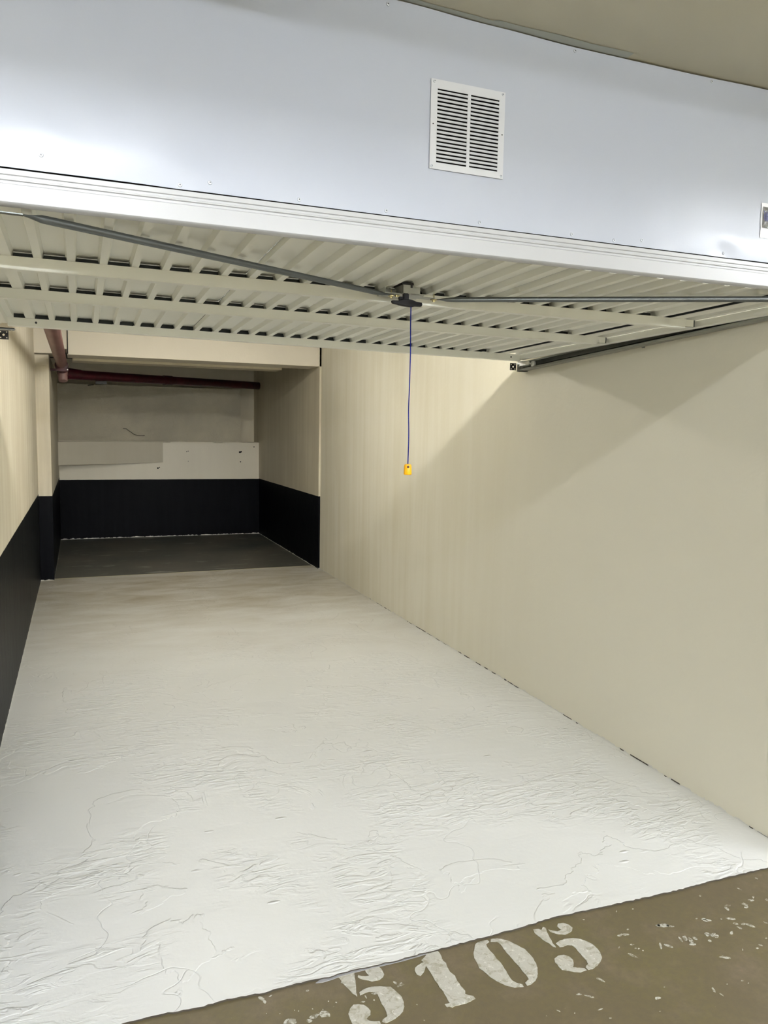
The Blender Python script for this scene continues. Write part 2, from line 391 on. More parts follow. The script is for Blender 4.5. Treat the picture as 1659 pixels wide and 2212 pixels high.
ONE=[[(0.9293,1.965),(0.9476,1.9674),(0.9663,1.964),(0.968,1.951),(0.9661,1.9339),(0.9629,1.9174),(0.967,1.9051),(0.9622,1.8875),(0.9621,1.8685),(0.9671,1.8479),(0.9648,1.8283),(0.9647,1.8102),(0.9662,1.7957),(0.9674,1.7835),(0.9617,1.7739),(0.9684,1.7657),(0.9795,1.7587),(0.9804,1.7479),(0.9646,1.7442),(0.9491,1.7423),(0.9272,1.7418),(0.9175,1.7426),(0.9067,1.7409),(0.8994,1.7464),(0.8922,1.7462),(0.8925,1.7572),(0.9076,1.7574),(0.9069,1.7765),(0.9093,1.8026),(0.907,1.8192),(0.9072,1.8351),(0.9065,1.8494),(0.9066,1.8719),(0.9075,1.8903),(0.9067,1.915),(0.8942,1.8973),(0.8834,1.8866),(0.8738,1.8817),(0.8676,1.8912),(0.8678,1.9068),(0.8732,1.9176),(0.885,1.924),(0.894,1.9272),(0.9065,1.9313),(0.9039,1.9409),(0.9154,1.9478),(0.9239,1.9547)]]
ZERO=[[(1.0876,1.9502),(1.0992,1.9554),(1.1166,1.9573),(1.1318,1.9566),(1.133,1.9467),(1.1199,1.9409),(1.1151,1.9276),(1.1153,1.9103),(1.1179,1.8891),(1.1165,1.8696),(1.1188,1.8513),(1.1175,1.8324),(1.1164,1.8116),(1.1128,1.7921),(1.1125,1.7758),(1.119,1.7633),(1.1312,1.7528),(1.1306,1.743),(1.1164,1.7462),(1.1054,1.7482),(1.0973,1.7552),(1.0846,1.7648),(1.0759,1.7789),(1.0661,1.7967),(1.06,1.8133),(1.056,1.8314),(1.0491,1.8529),(1.0531,1.875),(1.055,1.8963),(1.0625,1.9158),(1.0756,1.9338)],[(1.1438,1.9558),(1.1628,1.9514),(1.1768,1.9439),(1.1907,1.9306),(1.1987,1.916),(1.2082,1.8986),(1.2171,1.8804),(1.2193,1.8547),(1.2188,1.8304),(1.2133,1.8063),(1.2028,1.7845),(1.1885,1.7646),(1.175,1.7531),(1.1553,1.7441),(1.1423,1.7432),(1.1425,1.7548),(1.1592,1.763),(1.1611,1.7787),(1.1612,1.7996),(1.1614,1.8208),(1.1594,1.8388),(1.1593,1.863),(1.1583,1.8835),(1.1587,1.9038),(1.1604,1.924),(1.1556,1.9386),(1.1452,1.9435),(1.1383,1.946)]]
FIVE_B=[[(1.2922,1.9517),(1.3094,1.9483),(1.3144,1.941),(1.3294,1.9522),(1.3336,1.9437),(1.3259,1.9258),(1.3193,1.9011),(1.3131,1.8742),(1.3118,1.8552),(1.3047,1.8616),(1.3024,1.8781),(1.2955,1.8937),(1.2913,1.9139),(1.2871,1.9343)],[(1.3378,1.9353),(1.3468,1.9252),(1.3587,1.9168),(1.3742,1.9195),(1.3721,1.9397),(1.3828,1.9499),(1.4006,1.9469),(1.4116,1.9339),(1.4142,1.9175),(1.4049,1.9056),(1.3902,1.9),(1.3724,1.8968),(1.363,1.9029),(1.3536,1.9063),(1.3432,1.9169),(1.3374,1.9258)],[(1.3216,1.8699),(1.3401,1.8777),(1.3584,1.879),(1.3861,1.8744),(1.4048,1.8623),(1.4166,1.8462),(1.4251,1.8286),(1.4268,1.8073),(1.424,1.7879),(1.4152,1.7686),(1.4005,1.7566),(1.3803,1.7445),(1.3587,1.7379),(1.3443,1.7384),(1.3438,1.7505),(1.3594,1.7593),(1.3633,1.775),(1.364,1.797),(1.3636,1.8123),(1.3659,1.8318),(1.3632,1.847),(1.3517,1.8525),(1.3352,1.8506),(1.3232,1.8524)],[(1.2782,1.8131),(1.296,1.8203),(1.3148,1.8178),(1.3253,1.806),(1.3275,1.7903),(1.3189,1.7739),(1.3086,1.7632),(1.3242,1.754),(1.3373,1.7492),(1.3385,1.7393),(1.3164,1.7379),(1.3011,1.7446),(1.2877,1.7541),(1.2728,1.7642),(1.2705,1.777),(1.2725,1.7907),(1.2705,1.7987)]]
FLECKS=[[(0.4362,1.9407),(0.4327,1.9377),(0.4274,1.9449),(0.4231,1.9505),(0.4227,1.9565),(0.425,1.9593),(0.4291,1.9586),(0.434,1.9538),(0.4369,1.9464)],[(0.4393,1.9327),(0.437,1.9302),(0.4347,1.9273),(0.4323,1.9294),(0.4314,1.9333),(0.4325,1.9374),(0.4348,1.9395),(0.4377,1.9407),(0.439,1.9369)],[(0.4596,1.9518),(0.459,1.9501),(0.4562,1.9487),(0.4535,1.9477),(0.4507,1.9477),(0.4505,1.9494),(0.4535,1.9511),(0.4557,1.9522),(0.4576,1.9522)],[(0.5615,1.9365),(0.5593,1.9338),(0.5567,1.9314),(0.5534,1.9322),(0.5514,1.9343),(0.5526,1.937),(0.5536,1.9401),(0.5568,1.939),(0.5591,1.9385)],[(0.588,1.831),(0.5863,1.8225),(0.5754,1.8257),(0.5643,1.8272),(0.562,1.8364),(0.5634,1.8442),(0.5714,1.8488),(0.5818,1.845),(0.5875,1.838)],[(0.5622,1.8404),(0.5554,1.8346),(0.5488,1.829),(0.541,1.8314),(0.5361,1.8335),(0.5327,1.8378),(0.539,1.843),(0.5481,1.8452),(0.5553,1.8437)],[(0.4982,1.8393),(0.4985,1.831),(0.486,1.8313),(0.4738,1.8339),(0.4644,1.8419),(0.4695,1.8495),(0.4782,1.8534),(0.4888,1.8499),(0.4976,1.8457)],[(0.5388,1.8247),(0.5356,1.8213),(0.5289,1.8216),(0.5235,1.8252),(0.5219,1.8292),(0.5236,1.8317),(0.5262,1.8342),(0.5317,1.8327),(0.5363,1.8294)],[(0.8003,1.8733),(0.7985,1.8711),(0.7944,1.8752),(0.7921,1.8811),(0.7914,1.8856),(0.7928,1.8877),(0.7961,1.8865),(0.7996,1.8811),(0.8009,1.8761)],[(0.8185,1.8667),(0.813,1.8651),(0.8086,1.8624),(0.8032,1.8649),(0.8022,1.8701),(0.8049,1.8739),(0.8089,1.8757),(0.8146,1.8766),(0.8162,1.8716)],[(0.8026,1.8651),(0.8011,1.8641),(0.7991,1.8632),(0.7966,1.8641),(0.7961,1.8664),(0.7968,1.8683),(0.7991,1.8685),(0.8014,1.8687),(0.8039,1.8672)],[(0.6195,1.8649),(0.619,1.8631),(0.6175,1.8633),(0.6162,1.8637),(0.6163,1.8654),(0.6159,1.8673),(0.6174,1.8684),(0.6187,1.8671),(0.6204,1.8667)],[(0.6004,1.8764),(0.5995,1.8758),(0.5985,1.8751),(0.5974,1.8756),(0.5969,1.8769),(0.5977,1.878),(0.5985,1.8787),(0.5997,1.8787),(0.6003,1.8777)],[(0.552,1.8642),(0.5515,1.8632),(0.5504,1.8628),(0.5498,1.8639),(0.5493,1.8647),(0.5492,1.866),(0.5503,1.8664),(0.5513,1.8661),(0.552,1.8654)],[(0.5149,1.8697),(0.5139,1.8691),(0.5131,1.869),(0.5122,1.8692),(0.5119,1.8702),(0.512,1.8713),(0.5129,1.8717),(0.5138,1.8716),(0.5143,1.8707)],[(0.6919,1.8428),(0.6909,1.8413),(0.686,1.8408),(0.6817,1.842),(0.6779,1.8431),(0.6788,1.8446),(0.6811,1.846),(0.6866,1.8452),(0.69,1.8442)],[(0.7006,1.8504),(0.6993,1.8507),(0.6985,1.855),(0.6985,1.8588),(0.6986,1.8639),(0.7001,1.864),(0.7015,1.8611),(0.7021,1.8561),(0.7013,1.8529)],[(0.7201,1.8376),(0.7188,1.8366),(0.717,1.8361),(0.7157,1.8376),(0.7142,1.8388),(0.7149,1.8403),(0.7166,1.8409),(0.7188,1.8408),(0.7195,1.8391)],[(0.8219,1.782),(0.8216,1.7808),(0.8201,1.7812),(0.8191,1.7818),(0.8184,1.7827),(0.819,1.7835),(0.8199,1.7844),(0.8215,1.7842),(0.8228,1.7831)],[(0.7335,1.8587),(0.7318,1.8568),(0.7262,1.8576),(0.7207,1.8602),(0.7205,1.8626),(0.7188,1.8652),(0.7234,1.865),(0.7282,1.8638),(0.7327,1.8612)],[(0.4313,1.8903),(0.431,1.8894),(0.4303,1.8888),(0.4298,1.8897),(0.4294,1.8905),(0.4297,1.8913),(0.4302,1.892),(0.431,1.8922),(0.4314,1.8912)],[(0.465,1.878),(0.4646,1.8771),(0.4639,1.8768),(0.463,1.877),(0.4631,1.8782),(0.4632,1.8792),(0.4638,1.8797),(0.4646,1.88),(0.465,1.8789)],[(0.8181,1.7229),(0.8174,1.7218),(0.816,1.7218),(0.8152,1.7227),(0.8149,1.7236),(0.8149,1.7247),(0.8162,1.7248),(0.8172,1.7248),(0.8182,1.724)],[(0.505,1.876),(0.5042,1.875),(0.5033,1.8744),(0.5028,1.8755),(0.5025,1.8763),(0.5026,1.8775),(0.5033,1.8784),(0.5041,1.8778),(0.5045,1.877)],[(0.5768,1.853),(0.576,1.8524),(0.575,1.8525),(0.5743,1.853),(0.5738,1.8537),(0.5742,1.8543),(0.5747,1.855),(0.5757,1.8546),(0.5765,1.8539)],[(0.6079,1.853),(0.6075,1.8523),(0.6063,1.8521),(0.6051,1.8527),(0.6044,1.8538),(0.6052,1.8544),(0.6059,1.8547),(0.6071,1.8546),(0.6081,1.8539)],[(1.6114,1.7397),(1.6087,1.7403),(1.6118,1.7493),(1.6174,1.7598),(1.6223,1.7639),(1.6275,1.7681),(1.6263,1.7608),(1.6203,1.7507),(1.6151,1.7413)],[(1.6483,1.7326),(1.643,1.7338),(1.6376,1.7401),(1.6329,1.7464),(1.6303,1.7542),(1.6346,1.7554),(1.6402,1.7512),(1.6468,1.7462),(1.6506,1.7371)],[(1.515,1.7307),(1.5095,1.7356),(1.5052,1.7421),(1.4998,1.7505),(1.5,1.7568),(1.5023,1.7593),(1.5073,1.7558),(1.513,1.7465),(1.5157,1.7367)],[(1.7777,1.6353),(1.7709,1.636),(1.7628,1.6384),(1.7572,1.6444),(1.7495,1.6514),(1.7562,1.6516),(1.7622,1.6526),(1.7704,1.6456),(1.7773,1.6399)],[(1.3601,1.6827),(1.358,1.6798),(1.3508,1.6881),(1.3441,1.6983),(1.3453,1.7025),(1.3475,1.7036),(1.3513,1.7038),(1.3565,1.6939),(1.3594,1.6876)],[(1.7118,1.8199),(1.701,1.8197),(1.6906,1.8213),(1.6786,1.8274),(1.6767,1.8355),(1.6811,1.8411),(1.6932,1.8373),(1.7055,1.8359),(1.7107,1.8275)],[(1.6838,1.8311),(1.6804,1.8291),(1.6758,1.8305),(1.6733,1.834),(1.671,1.8385),(1.676,1.8399),(1.6798,1.8395),(1.6856,1.8392),(1.6868,1.8342)],[(1.7178,1.8148),(1.7163,1.8117),(1.71,1.8166),(1.704,1.8207),(1.705,1.8239),(1.7035,1.8292),(1.7105,1.8259),(1.7158,1.8217),(1.7187,1.8173)],[(1.712,1.7445),(1.7075,1.746),(1.7065,1.7513),(1.7089,1.7584),(1.7141,1.7672),(1.7193,1.7653),(1.7248,1.7649),(1.7223,1.7567),(1.7188,1.7483)],[(1.7231,1.7283),(1.7185,1.7301),(1.7153,1.7358),(1.7202,1.7452),(1.7237,1.7549),(1.7289,1.7544),(1.7313,1.7499),(1.7314,1.7432),(1.7289,1.7343)],[(1.6949,1.7435),(1.6934,1.7477),(1.694,1.7538),(1.6954,1.7608),(1.6989,1.7667),(1.7022,1.7682),(1.7019,1.7618),(1.7023,1.7562),(1.6987,1.7502)],[(1.7472,1.7379),(1.7433,1.7358),(1.7394,1.7395),(1.7389,1.746),(1.7407,1.7511),(1.7443,1.7533),(1.7475,1.7502),(1.7499,1.7465),(1.7493,1.7417)],[(1.7269,1.7206),(1.7229,1.7184),(1.7143,1.7196),(1.7094,1.7235),(1.7043,1.727),(1.707,1.7294),(1.7136,1.7295),(1.7211,1.7273),(1.727,1.7238)],[(1.7986,1.7393),(1.7934,1.7395),(1.7869,1.739),(1.7871,1.7458),(1.7886,1.7516),(1.7938,1.7545),(1.7996,1.755),(1.8037,1.7507),(1.804,1.7438)],[(1.8165,1.7354),(1.8101,1.7328),(1.8019,1.7299),(1.7992,1.7351),(1.7982,1.7393),(1.8003,1.7449),(1.8087,1.7455),(1.8174,1.7459),(1.8229,1.741)],[(1.8212,1.7272),(1.817,1.7228),(1.8099,1.723),(1.8057,1.726),(1.8074,1.7301),(1.8104,1.7332),(1.8152,1.7343),(1.8223,1.7356),(1.8239,1.7312)],[(1.7837,1.7179),(1.7811,1.7152),(1.7769,1.7161),(1.7738,1.7174),(1.7731,1.7201),(1.7744,1.7236),(1.7798,1.7246),(1.7842,1.7233),(1.7844,1.7204)],[(1.8594,1.7952),(1.8498,1.7959),(1.8415,1.7951),(1.8359,1.8011),(1.8342,1.8064),(1.8369,1.8111),(1.8456,1.8104),(1.8536,1.807),(1.8587,1.8015)],[(1.8496,1.8084),(1.8433,1.8063),(1.8381,1.8068),(1.8354,1.809),(1.8335,1.812),(1.8365,1.8154),(1.8417,1.8157),(1.846,1.8151),(1.8477,1.8125)],[(1.9539,1.8171),(1.9505,1.8193),(1.9511,1.8269),(1.9522,1.8352),(1.9572,1.8404),(1.9627,1.8461),(1.9621,1.8372),(1.9625,1.8314),(1.9594,1.8217)],[(1.9792,1.8377),(1.9782,1.8347),(1.9702,1.8363),(1.9651,1.8394),(1.961,1.8426),(1.963,1.8452),(1.9698,1.845),(1.9763,1.8427),(1.9819,1.8398)],[(2.035,1.8186),(2.0312,1.8137),(2.0261,1.8194),(2.0231,1.8246),(2.0217,1.8314),(2.0275,1.8327),(2.0336,1.834),(2.0376,1.8275),(2.0394,1.8212)],[(2.0303,1.8098),(2.0268,1.8087),(2.0212,1.808),(2.0155,1.8107),(2.0143,1.8139),(2.0171,1.816),(2.0223,1.8164),(2.0272,1.8144),(2.0325,1.8121)],[(2.0786,1.8303),(2.0731,1.8298),(2.0673,1.831),(2.062,1.8343),(2.0609,1.8383),(2.0617,1.8429),(2.0697,1.841),(2.077,1.8388),(2.081,1.8339)],[(2.0947,1.8455),(2.0904,1.8439),(2.0868,1.8424),(2.0842,1.8432),(2.0863,1.8465),(2.0888,1.8504),(2.0929,1.8508),(2.0961,1.8512),(2.0971,1.8491)],[(1.9493,1.7448),(1.9437,1.744),(1.9396,1.7434),(1.9352,1.7445),(1.9368,1.7477),(1.9381,1.751),(1.9431,1.751),(1.9491,1.7521),(1.9517,1.7487)],[(1.9666,1.7218),(1.96,1.7234),(1.9541,1.729),(1.9508,1.7365),(1.9499,1.7439),(1.9542,1.7465),(1.9607,1.7451),(1.9648,1.7364),(1.9675,1.7289)],[(1.9383,1.774),(1.9322,1.7733),(1.9238,1.7765),(1.9152,1.781),(1.9156,1.7851),(1.9127,1.7914),(1.9231,1.7896),(1.9338,1.7844),(1.94,1.7779)],[(1.9278,1.7547),(1.9262,1.7513),(1.9193,1.7543),(1.9153,1.7578),(1.9126,1.7614),(1.9159,1.763),(1.9205,1.7643),(1.9253,1.7601),(1.9283,1.7572)],[(1.9205,1.7292),(1.9166,1.7315),(1.9132,1.7338),(1.9124,1.7387),(1.9123,1.7427),(1.9141,1.7458),(1.9175,1.7422),(1.9203,1.7386),(1.9221,1.7332)],[(1.8765,1.7237),(1.8727,1.7209),(1.8679,1.7197),(1.8654,1.7218),(1.865,1.7252),(1.8689,1.7291),(1.8747,1.732),(1.8802,1.7315),(1.8801,1.7273)],[(2.1233,1.8155),(2.1192,1.8143),(2.1165,1.816),(2.1178,1.82),(2.1192,1.8242),(2.1234,1.8258),(2.1267,1.8254),(2.1282,1.8227),(2.1279,1.8183)],[(1.5452,1.7848),(1.5406,1.7846),(1.5368,1.7836),(1.5346,1.7862),(1.532,1.7883),(1.5343,1.7898),(1.5375,1.7903),(1.5416,1.7898),(1.5432,1.7875)],[(1.5412,1.7687),(1.5394,1.7677),(1.5372,1.7675),(1.5349,1.7682),(1.5346,1.77),(1.5362,1.7715),(1.5384,1.7721),(1.5401,1.7712),(1.5414,1.7702)],[(1.5497,1.7631),(1.5472,1.7628),(1.5449,1.7621),(1.5432,1.7634),(1.5417,1.765),(1.5442,1.7657),(1.5457,1.7671),(1.5482,1.7662),(1.5491,1.7647)],[(1.5541,1.7522),(1.5529,1.7508),(1.5506,1.7501),(1.5496,1.7515),(1.5491,1.753),(1.5508,1.7543),(1.5527,1.7554),(1.5542,1.7547),(1.5549,1.7536)],[(1.4952,1.7884),(1.4926,1.7864),(1.4905,1.7865),(1.4884,1.7867),(1.4894,1.7892),(1.4907,1.7916),(1.4933,1.7927),(1.4958,1.793),(1.4965,1.7911)],[(1.5616,1.8281),(1.5575,1.8266),(1.5485,1.8296),(1.5406,1.835),(1.5368,1.84),(1.5398,1.8419),(1.5465,1.8409),(1.5546,1.837),(1.5618,1.8317)],[(1.5366,1.8329),(1.5331,1.8317),(1.5289,1.8313),(1.5253,1.8334),(1.5235,1.8361),(1.5258,1.8382),(1.5294,1.8402),(1.5353,1.839),(1.538,1.8356)],[(1.5786,1.8509),(1.5762,1.8491),(1.5733,1.8482),(1.5706,1.8489),(1.5718,1.8519),(1.5736,1.8542),(1.5766,1.8566),(1.5795,1.8558),(1.5805,1.8535)],[(1.8241,1.8197),(1.8223,1.8183),(1.8195,1.8184),(1.8182,1.8197),(1.8183,1.821),(1.819,1.8224),(1.8211,1.8227),(1.8239,1.823),(1.8249,1.8213)],[(1.6617,1.9316),(1.6601,1.9308),(1.6581,1.93),(1.6571,1.9313),(1.6561,1.9326),(1.6577,1.9339),(1.6596,1.9351),(1.6611,1.9339),(1.6629,1.9331)],[(1.6016,1.94),(1.5991,1.9368),(1.5975,1.9366),(1.5961,1.9366),(1.5976,1.9395),(1.6,1.9422),(1.602,1.9437),(1.603,1.9437),(1.6039,1.9431)],[(1.4665,1.5755),(1.4619,1.5734),(1.4551,1.5739),(1.4484,1.5753),(1.4483,1.5783),(1.4505,1.5802),(1.4539,1.5825),(1.4601,1.5808),(1.4643,1.5786)],[(1.6314,1.5492),(1.6294,1.5441),(1.626,1.5391),(1.6247,1.5421),(1.6228,1.544),(1.6251,1.5507),(1.6286,1.556),(1.6323,1.559),(1.6336,1.5556)],[(1.6383,1.5204),(1.6368,1.5192),(1.6343,1.5234),(1.633,1.5281),(1.633,1.5318),(1.6344,1.5333),(1.637,1.5311),(1.6385,1.526),(1.639,1.5225)],[(1.2671,1.6621),(1.2635,1.6611),(1.2582,1.6619),(1.2529,1.6641),(1.2509,1.6668),(1.2532,1.6682),(1.2569,1.6684),(1.2622,1.6675),(1.267,1.6647)],[(1.2914,1.6409),(1.2903,1.6391),(1.2821,1.6435),(1.2758,1.6497),(1.2729,1.6536),(1.2714,1.6574),(1.2783,1.6543),(1.2865,1.6485),(1.2929,1.6424)],[(1.2892,1.5964),(1.2852,1.596),(1.2816,1.5953),(1.2752,1.5961),(1.2725,1.5976),(1.2736,1.5986),(1.2782,1.5988),(1.2833,1.5988),(1.2871,1.5976)],[(1.915,1.6464),(1.913,1.6449),(1.9092,1.6474),(1.907,1.65),(1.9067,1.6521),(1.9066,1.6551),(1.9108,1.6541),(1.9149,1.6514),(1.9149,1.6485)],[(1.8947,1.6412),(1.8914,1.6399),(1.888,1.6396),(1.887,1.6414),(1.887,1.643),(1.8876,1.6451),(1.8909,1.6453),(1.8937,1.6451),(1.8942,1.6433)],[(1.7378,1.5479),(1.737,1.5467),(1.7338,1.5469),(1.7309,1.5483),(1.7294,1.55),(1.7317,1.5508),(1.734,1.5514),(1.7367,1.5501),(1.7379,1.5489)],[(1.6848,1.5533),(1.6833,1.5525),(1.6817,1.5524),(1.6809,1.5533),(1.68,1.5542),(1.6816,1.5551),(1.6832,1.556),(1.685,1.5557),(1.6847,1.5544)],[(2.1958,1.9249),(2.1928,1.9238),(2.1902,1.9264),(2.1878,1.9293),(2.1879,1.9332),(2.191,1.9347),(2.1941,1.933),(2.1964,1.9309),(2.1968,1.9278)],[(2.085,1.8932),(2.083,1.894),(2.0805,1.8968),(2.0796,1.9035),(2.0806,1.9085),(2.0831,1.9066),(2.0849,1.9051),(2.0865,1.9007),(2.0858,1.8966)],[(1.9286,1.9142),(1.9262,1.912),(1.9231,1.9115),(1.9209,1.9125),(1.9218,1.9151),(1.9234,1.9179),(1.9272,1.9195),(1.93,1.9187),(1.9295,1.9162)],[(1.7451,1.5358),(1.7442,1.5351),(1.7425,1.5351),(1.741,1.5358),(1.7407,1.5368),(1.742,1.5375),(1.7434,1.5377),(1.7451,1.5376),(1.7454,1.5366)],[(1.4307,1.5353),(1.4296,1.5343),(1.428,1.5343),(1.4264,1.5347),(1.4258,1.5361),(1.4278,1.537),(1.4292,1.5375),(1.4307,1.5374),(1.4316,1.5365)],[(1.2087,1.6088),(1.2076,1.608),(1.2064,1.608),(1.2053,1.6083),(1.2055,1.6094),(1.206,1.6104),(1.2072,1.6108),(1.2083,1.6106),(1.2091,1.6099)],[(1.2892,1.5599),(1.2882,1.5596),(1.2864,1.5598),(1.2841,1.5604),(1.2839,1.5615),(1.2838,1.5624),(1.2858,1.5624),(1.2879,1.5617),(1.2901,1.5607)],[(1.5072,1.6047),(1.5061,1.6039),(1.504,1.604),(1.5032,1.6051),(1.5026,1.6059),(1.5026,1.607),(1.5045,1.6071),(1.5063,1.6067),(1.5077,1.6058)],[(1.8976,1.7889),(1.8957,1.7887),(1.8942,1.7896),(1.8931,1.7915),(1.8941,1.7937),(1.8959,1.7949),(1.8979,1.7946),(1.8985,1.7926),(1.8984,1.7909)],[(1.7243,1.8134),(1.7219,1.8128),(1.7191,1.813),(1.717,1.8142),(1.715,1.8158),(1.7173,1.8166),(1.7193,1.817),(1.7224,1.8166),(1.7234,1.815)],[(1.9588,1.6678),(1.9567,1.6669),(1.9532,1.666),(1.9501,1.6677),(1.9512,1.6697),(1.9524,1.6711),(1.9552,1.6716),(1.9586,1.6712),(1.9595,1.6693)],[(2.0186,1.7225),(2.0164,1.7223),(2.0139,1.7251),(2.0129,1.7288),(2.0127,1.7324),(2.0143,1.7349),(2.0175,1.7328),(2.0197,1.7285),(2.0213,1.7234)],[(1.1737,1.6279),(1.1717,1.6282),(1.1692,1.6309),(1.1674,1.6336),(1.1676,1.6352),(1.1673,1.6377),(1.1698,1.6355),(1.172,1.6332),(1.1732,1.6305)],[(1.8434,1.6522),(1.841,1.6502),(1.8394,1.65),(1.8377,1.6498),(1.8395,1.6521),(1.8417,1.6543),(1.8445,1.6563),(1.8457,1.656),(1.8451,1.6543)],[(1.475,1.9377),(1.4734,1.9374),(1.4717,1.9382),(1.4707,1.9401),(1.4706,1.9418),(1.4716,1.9426),(1.4731,1.9425),(1.4742,1.941),(1.4758,1.9391)]]
SPILL=[[(0.5853,1.9553),(0.6045,1.9508),(0.6328,1.953),(0.6547,1.9562),(0.7048,1.9584),(0.7765,1.9575),(0.8496,1.956),(0.9071,1.9586),(0.9347,1.9607),(0.9314,1.9703),(0.8564,1.9725),(0.7822,1.9724),(0.7096,1.9722),(0.6591,1.9698),(0.6203,1.9686),(0.5975,1.9618)]]
EDGE=[[(0.089,1.977),(0.159,1.979),(0.277,1.967),(0.328,1.973),(0.44,1.963),(0.533,1.968),(0.612,1.961),(0.696,1.964),(0.823,1.96),(0.944,1.963),(1.116,1.965),(1.249,1.969),(1.391,1.977),(1.564,1.969),(1.711,1.965),(1.903,1.961),(2.029,1.965),(2.272,1.961)]]

# ================================================================ setting
XL, XR, Y0, YH, YB, ZC = -0.385, 2.452, 1.97, 8.19, 11.25, 2.642
FZ = 0.006
random.seed(4)
# lane floor (brown concrete) and painted floor of the garage
obj('floor', box(-5.5, 7.5, -7.0, 11.9, -0.2, 0.0), 'lane', kind='structure')
edge = [(XL, 1.972)] + EDGE[0] + [(XR, 1.963)]
fine = []
for (a, b), (c, d) in zip(edge[:-1], edge[1:]):
    k = max(1, int((c - a) / 0.012))
    for i in range(k): fine.append((a + (c - a) * i / k, b + (d - b) * i / k + random.uniform(-0.0022, 0.0022)))
fine.append((XR + 0.0, 1.963))
YS = 8.37
outline = fine + [(XR, YS + 0.03), (-0.26, YS - 0.03), (-0.26, 8.30), (XL, 8.30)]
fg_ = extrude_poly(outline, 0.0005, FZ)
obj('floor_garage', (fg_[0], fg_[1], [0, 0] + [1] * (len(fg_[1]) - 2)), ['floor_white', 'dark_edge'], kind='structure')
obj('floor_niche', extrude_poly([(-0.262, YS - 0.028), (2.45, YS + 0.032), (2.45, 11.3), (-0.262, 11.3)], 0.0005, 0.003), 'floor_niche', kind='structure')
sp = extrude_poly(SPILL[0], 0.0005, 0.0022)
obj('trim_1', sp, 'spill', kind='structure')
# pale edge where the painted floor stops at the niche, and the broken joint along the right wall
st_ = [(-0.262 + 2.71 * i / 60, YS - 0.028 + 0.060 * i / 60 + random.uniform(-0.002, 0.002)) for i in range(61)]
obj('trim_6', extrude_poly(st_ + [(x, y + 0.011 + random.uniform(-0.002, 0.003)) for x, y in st_[::-1]], 0.0008, FZ + 0.0012), 'step_line', kind='structure')
jt = []
yy = 2.05
while yy < 6.6:
    ln = random.uniform(0.01, 0.09)
    if random.random() < 0.62:
        w = random.uniform(0.001, 0.0045); h = FZ + random.uniform(0.001, 0.006)
        jt.append(extrude_poly([(XR - w * 0.4, yy), (XR - w, yy + ln * 0.3), (XR - w * 0.7, yy + ln * 0.7), (XR - 0.0005, yy + ln), (XR + 0.002, yy + ln), (XR + 0.002, yy)], 0.001, h))
    yy += ln + random.uniform(0.0, 0.06)
obj('trim_7', join(*jt), 'dark_edge', kind='structure')
# walls
obj('wall_left', box(XL - 0.15, XL, Y0 - 0.02, 11.8, 0, ZC), 'wall_left', kind='structure')
obj('wall_right', box(XR, XR + 0.15, Y0 - 0.02, YH, 0, ZC), 'wall_right', kind='structure')
# right wall of the niche stands a little proud, so its front edge catches light
obj('wall_niche_right', box(2.432, XR + 0.15, YH, 11.8, 0, ZC), 'niche', kind='structure')
# pillar and niche left wall
obj('wall_niche_left', box(XL, -0.262, 8.29, 11.6, 0, 2.22), 'pillar', kind='structure')
obj('trim_2', box(XL, -0.275, 8.272, 8.292, 2.11, 2.215), 'pillar', kind='structure')
# back of the niche: ledge below, rough plaster above set back, dark recess behind
obj('wall_back', join(box(XL, 2.5, YB, 11.62, 0, 1.335), box(XL, 2.5, 11.6, 11.8, 1.335, ZC)), 'ledge', kind='structure')
pl = grid(lambda x, z: (x, YB + 0.025 + 0.018 * noise.noise((x * 3, 0.0, z * 3)) - (0.03 * max(0, 1 - (z - 1.325) / 0.05)) * (0.6 + noise.noise((x * 5, 1.0, 3.0))), z + (0.012 * noise.noise((x * 6, 4.0, 0)) if z > 2.0 else 0)),
          lin(-0.30, 2.172, 70), lin(1.32, 2.09, 30))
side = join(pl, box(-0.30, 2.172, YB + 0.035, 11.6, 1.32, 2.08))
obj('wall_back_upper', side, 'plaster', kind='structure', smooth=True)
# header beam between garage and niche
obj('wall_header', join(box(XL, -0.212, YH, 8.62, 2.222, ZC), box(-0.095, 2.452, YH, 8.62, 2.219, ZC), box(-0.212, -0.095, YH, 8.62, 2.27, ZC)), 'header', kind='structure')
obj('trim_3', join(box(-0.05, 2.12, 8.62, 8.9, 2.195, 2.45)), 'niche', kind='structure')
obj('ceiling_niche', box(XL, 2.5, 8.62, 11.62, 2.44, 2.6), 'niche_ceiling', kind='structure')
# ceilings (the lane ceiling is slightly uneven above the panel)
def ceilz(x):
    pts = [(-6, 2.650), (0.0, 2.650), (0.79, 2.648), (1.06, 2.640), (1.33, 2.634), (1.7, 2.635), (2.05, 2.640), (2.6, 2.645), (8, 2.645)]
    for (a, b), (c, d) in zip(pts[:-1], pts[1:]):
        if a <= x <= c:
            t = (x - a) / (c - a); t = t * t * (3 - 2 * t); return b + (d - b) * t
    return 2.645
cg = grid(lambda x, y: (x, y, ceilz(x)), [-5.5] + lin(-0.5, 2.8, 60) + [7.5], [-7.0, 0, 1.99])
obj('ceiling', join(cg, box(-5.5, 7.5, -7.0, 1.99, 2.66, 2.8)), 'ceiling', kind='structure', smooth=True)
obj('ceiling_garage', box(XL - 0.15, XR + 0.2, 1.99, 11.8, ZC + 0.01, 2.8), 'ceiling', kind='structure')
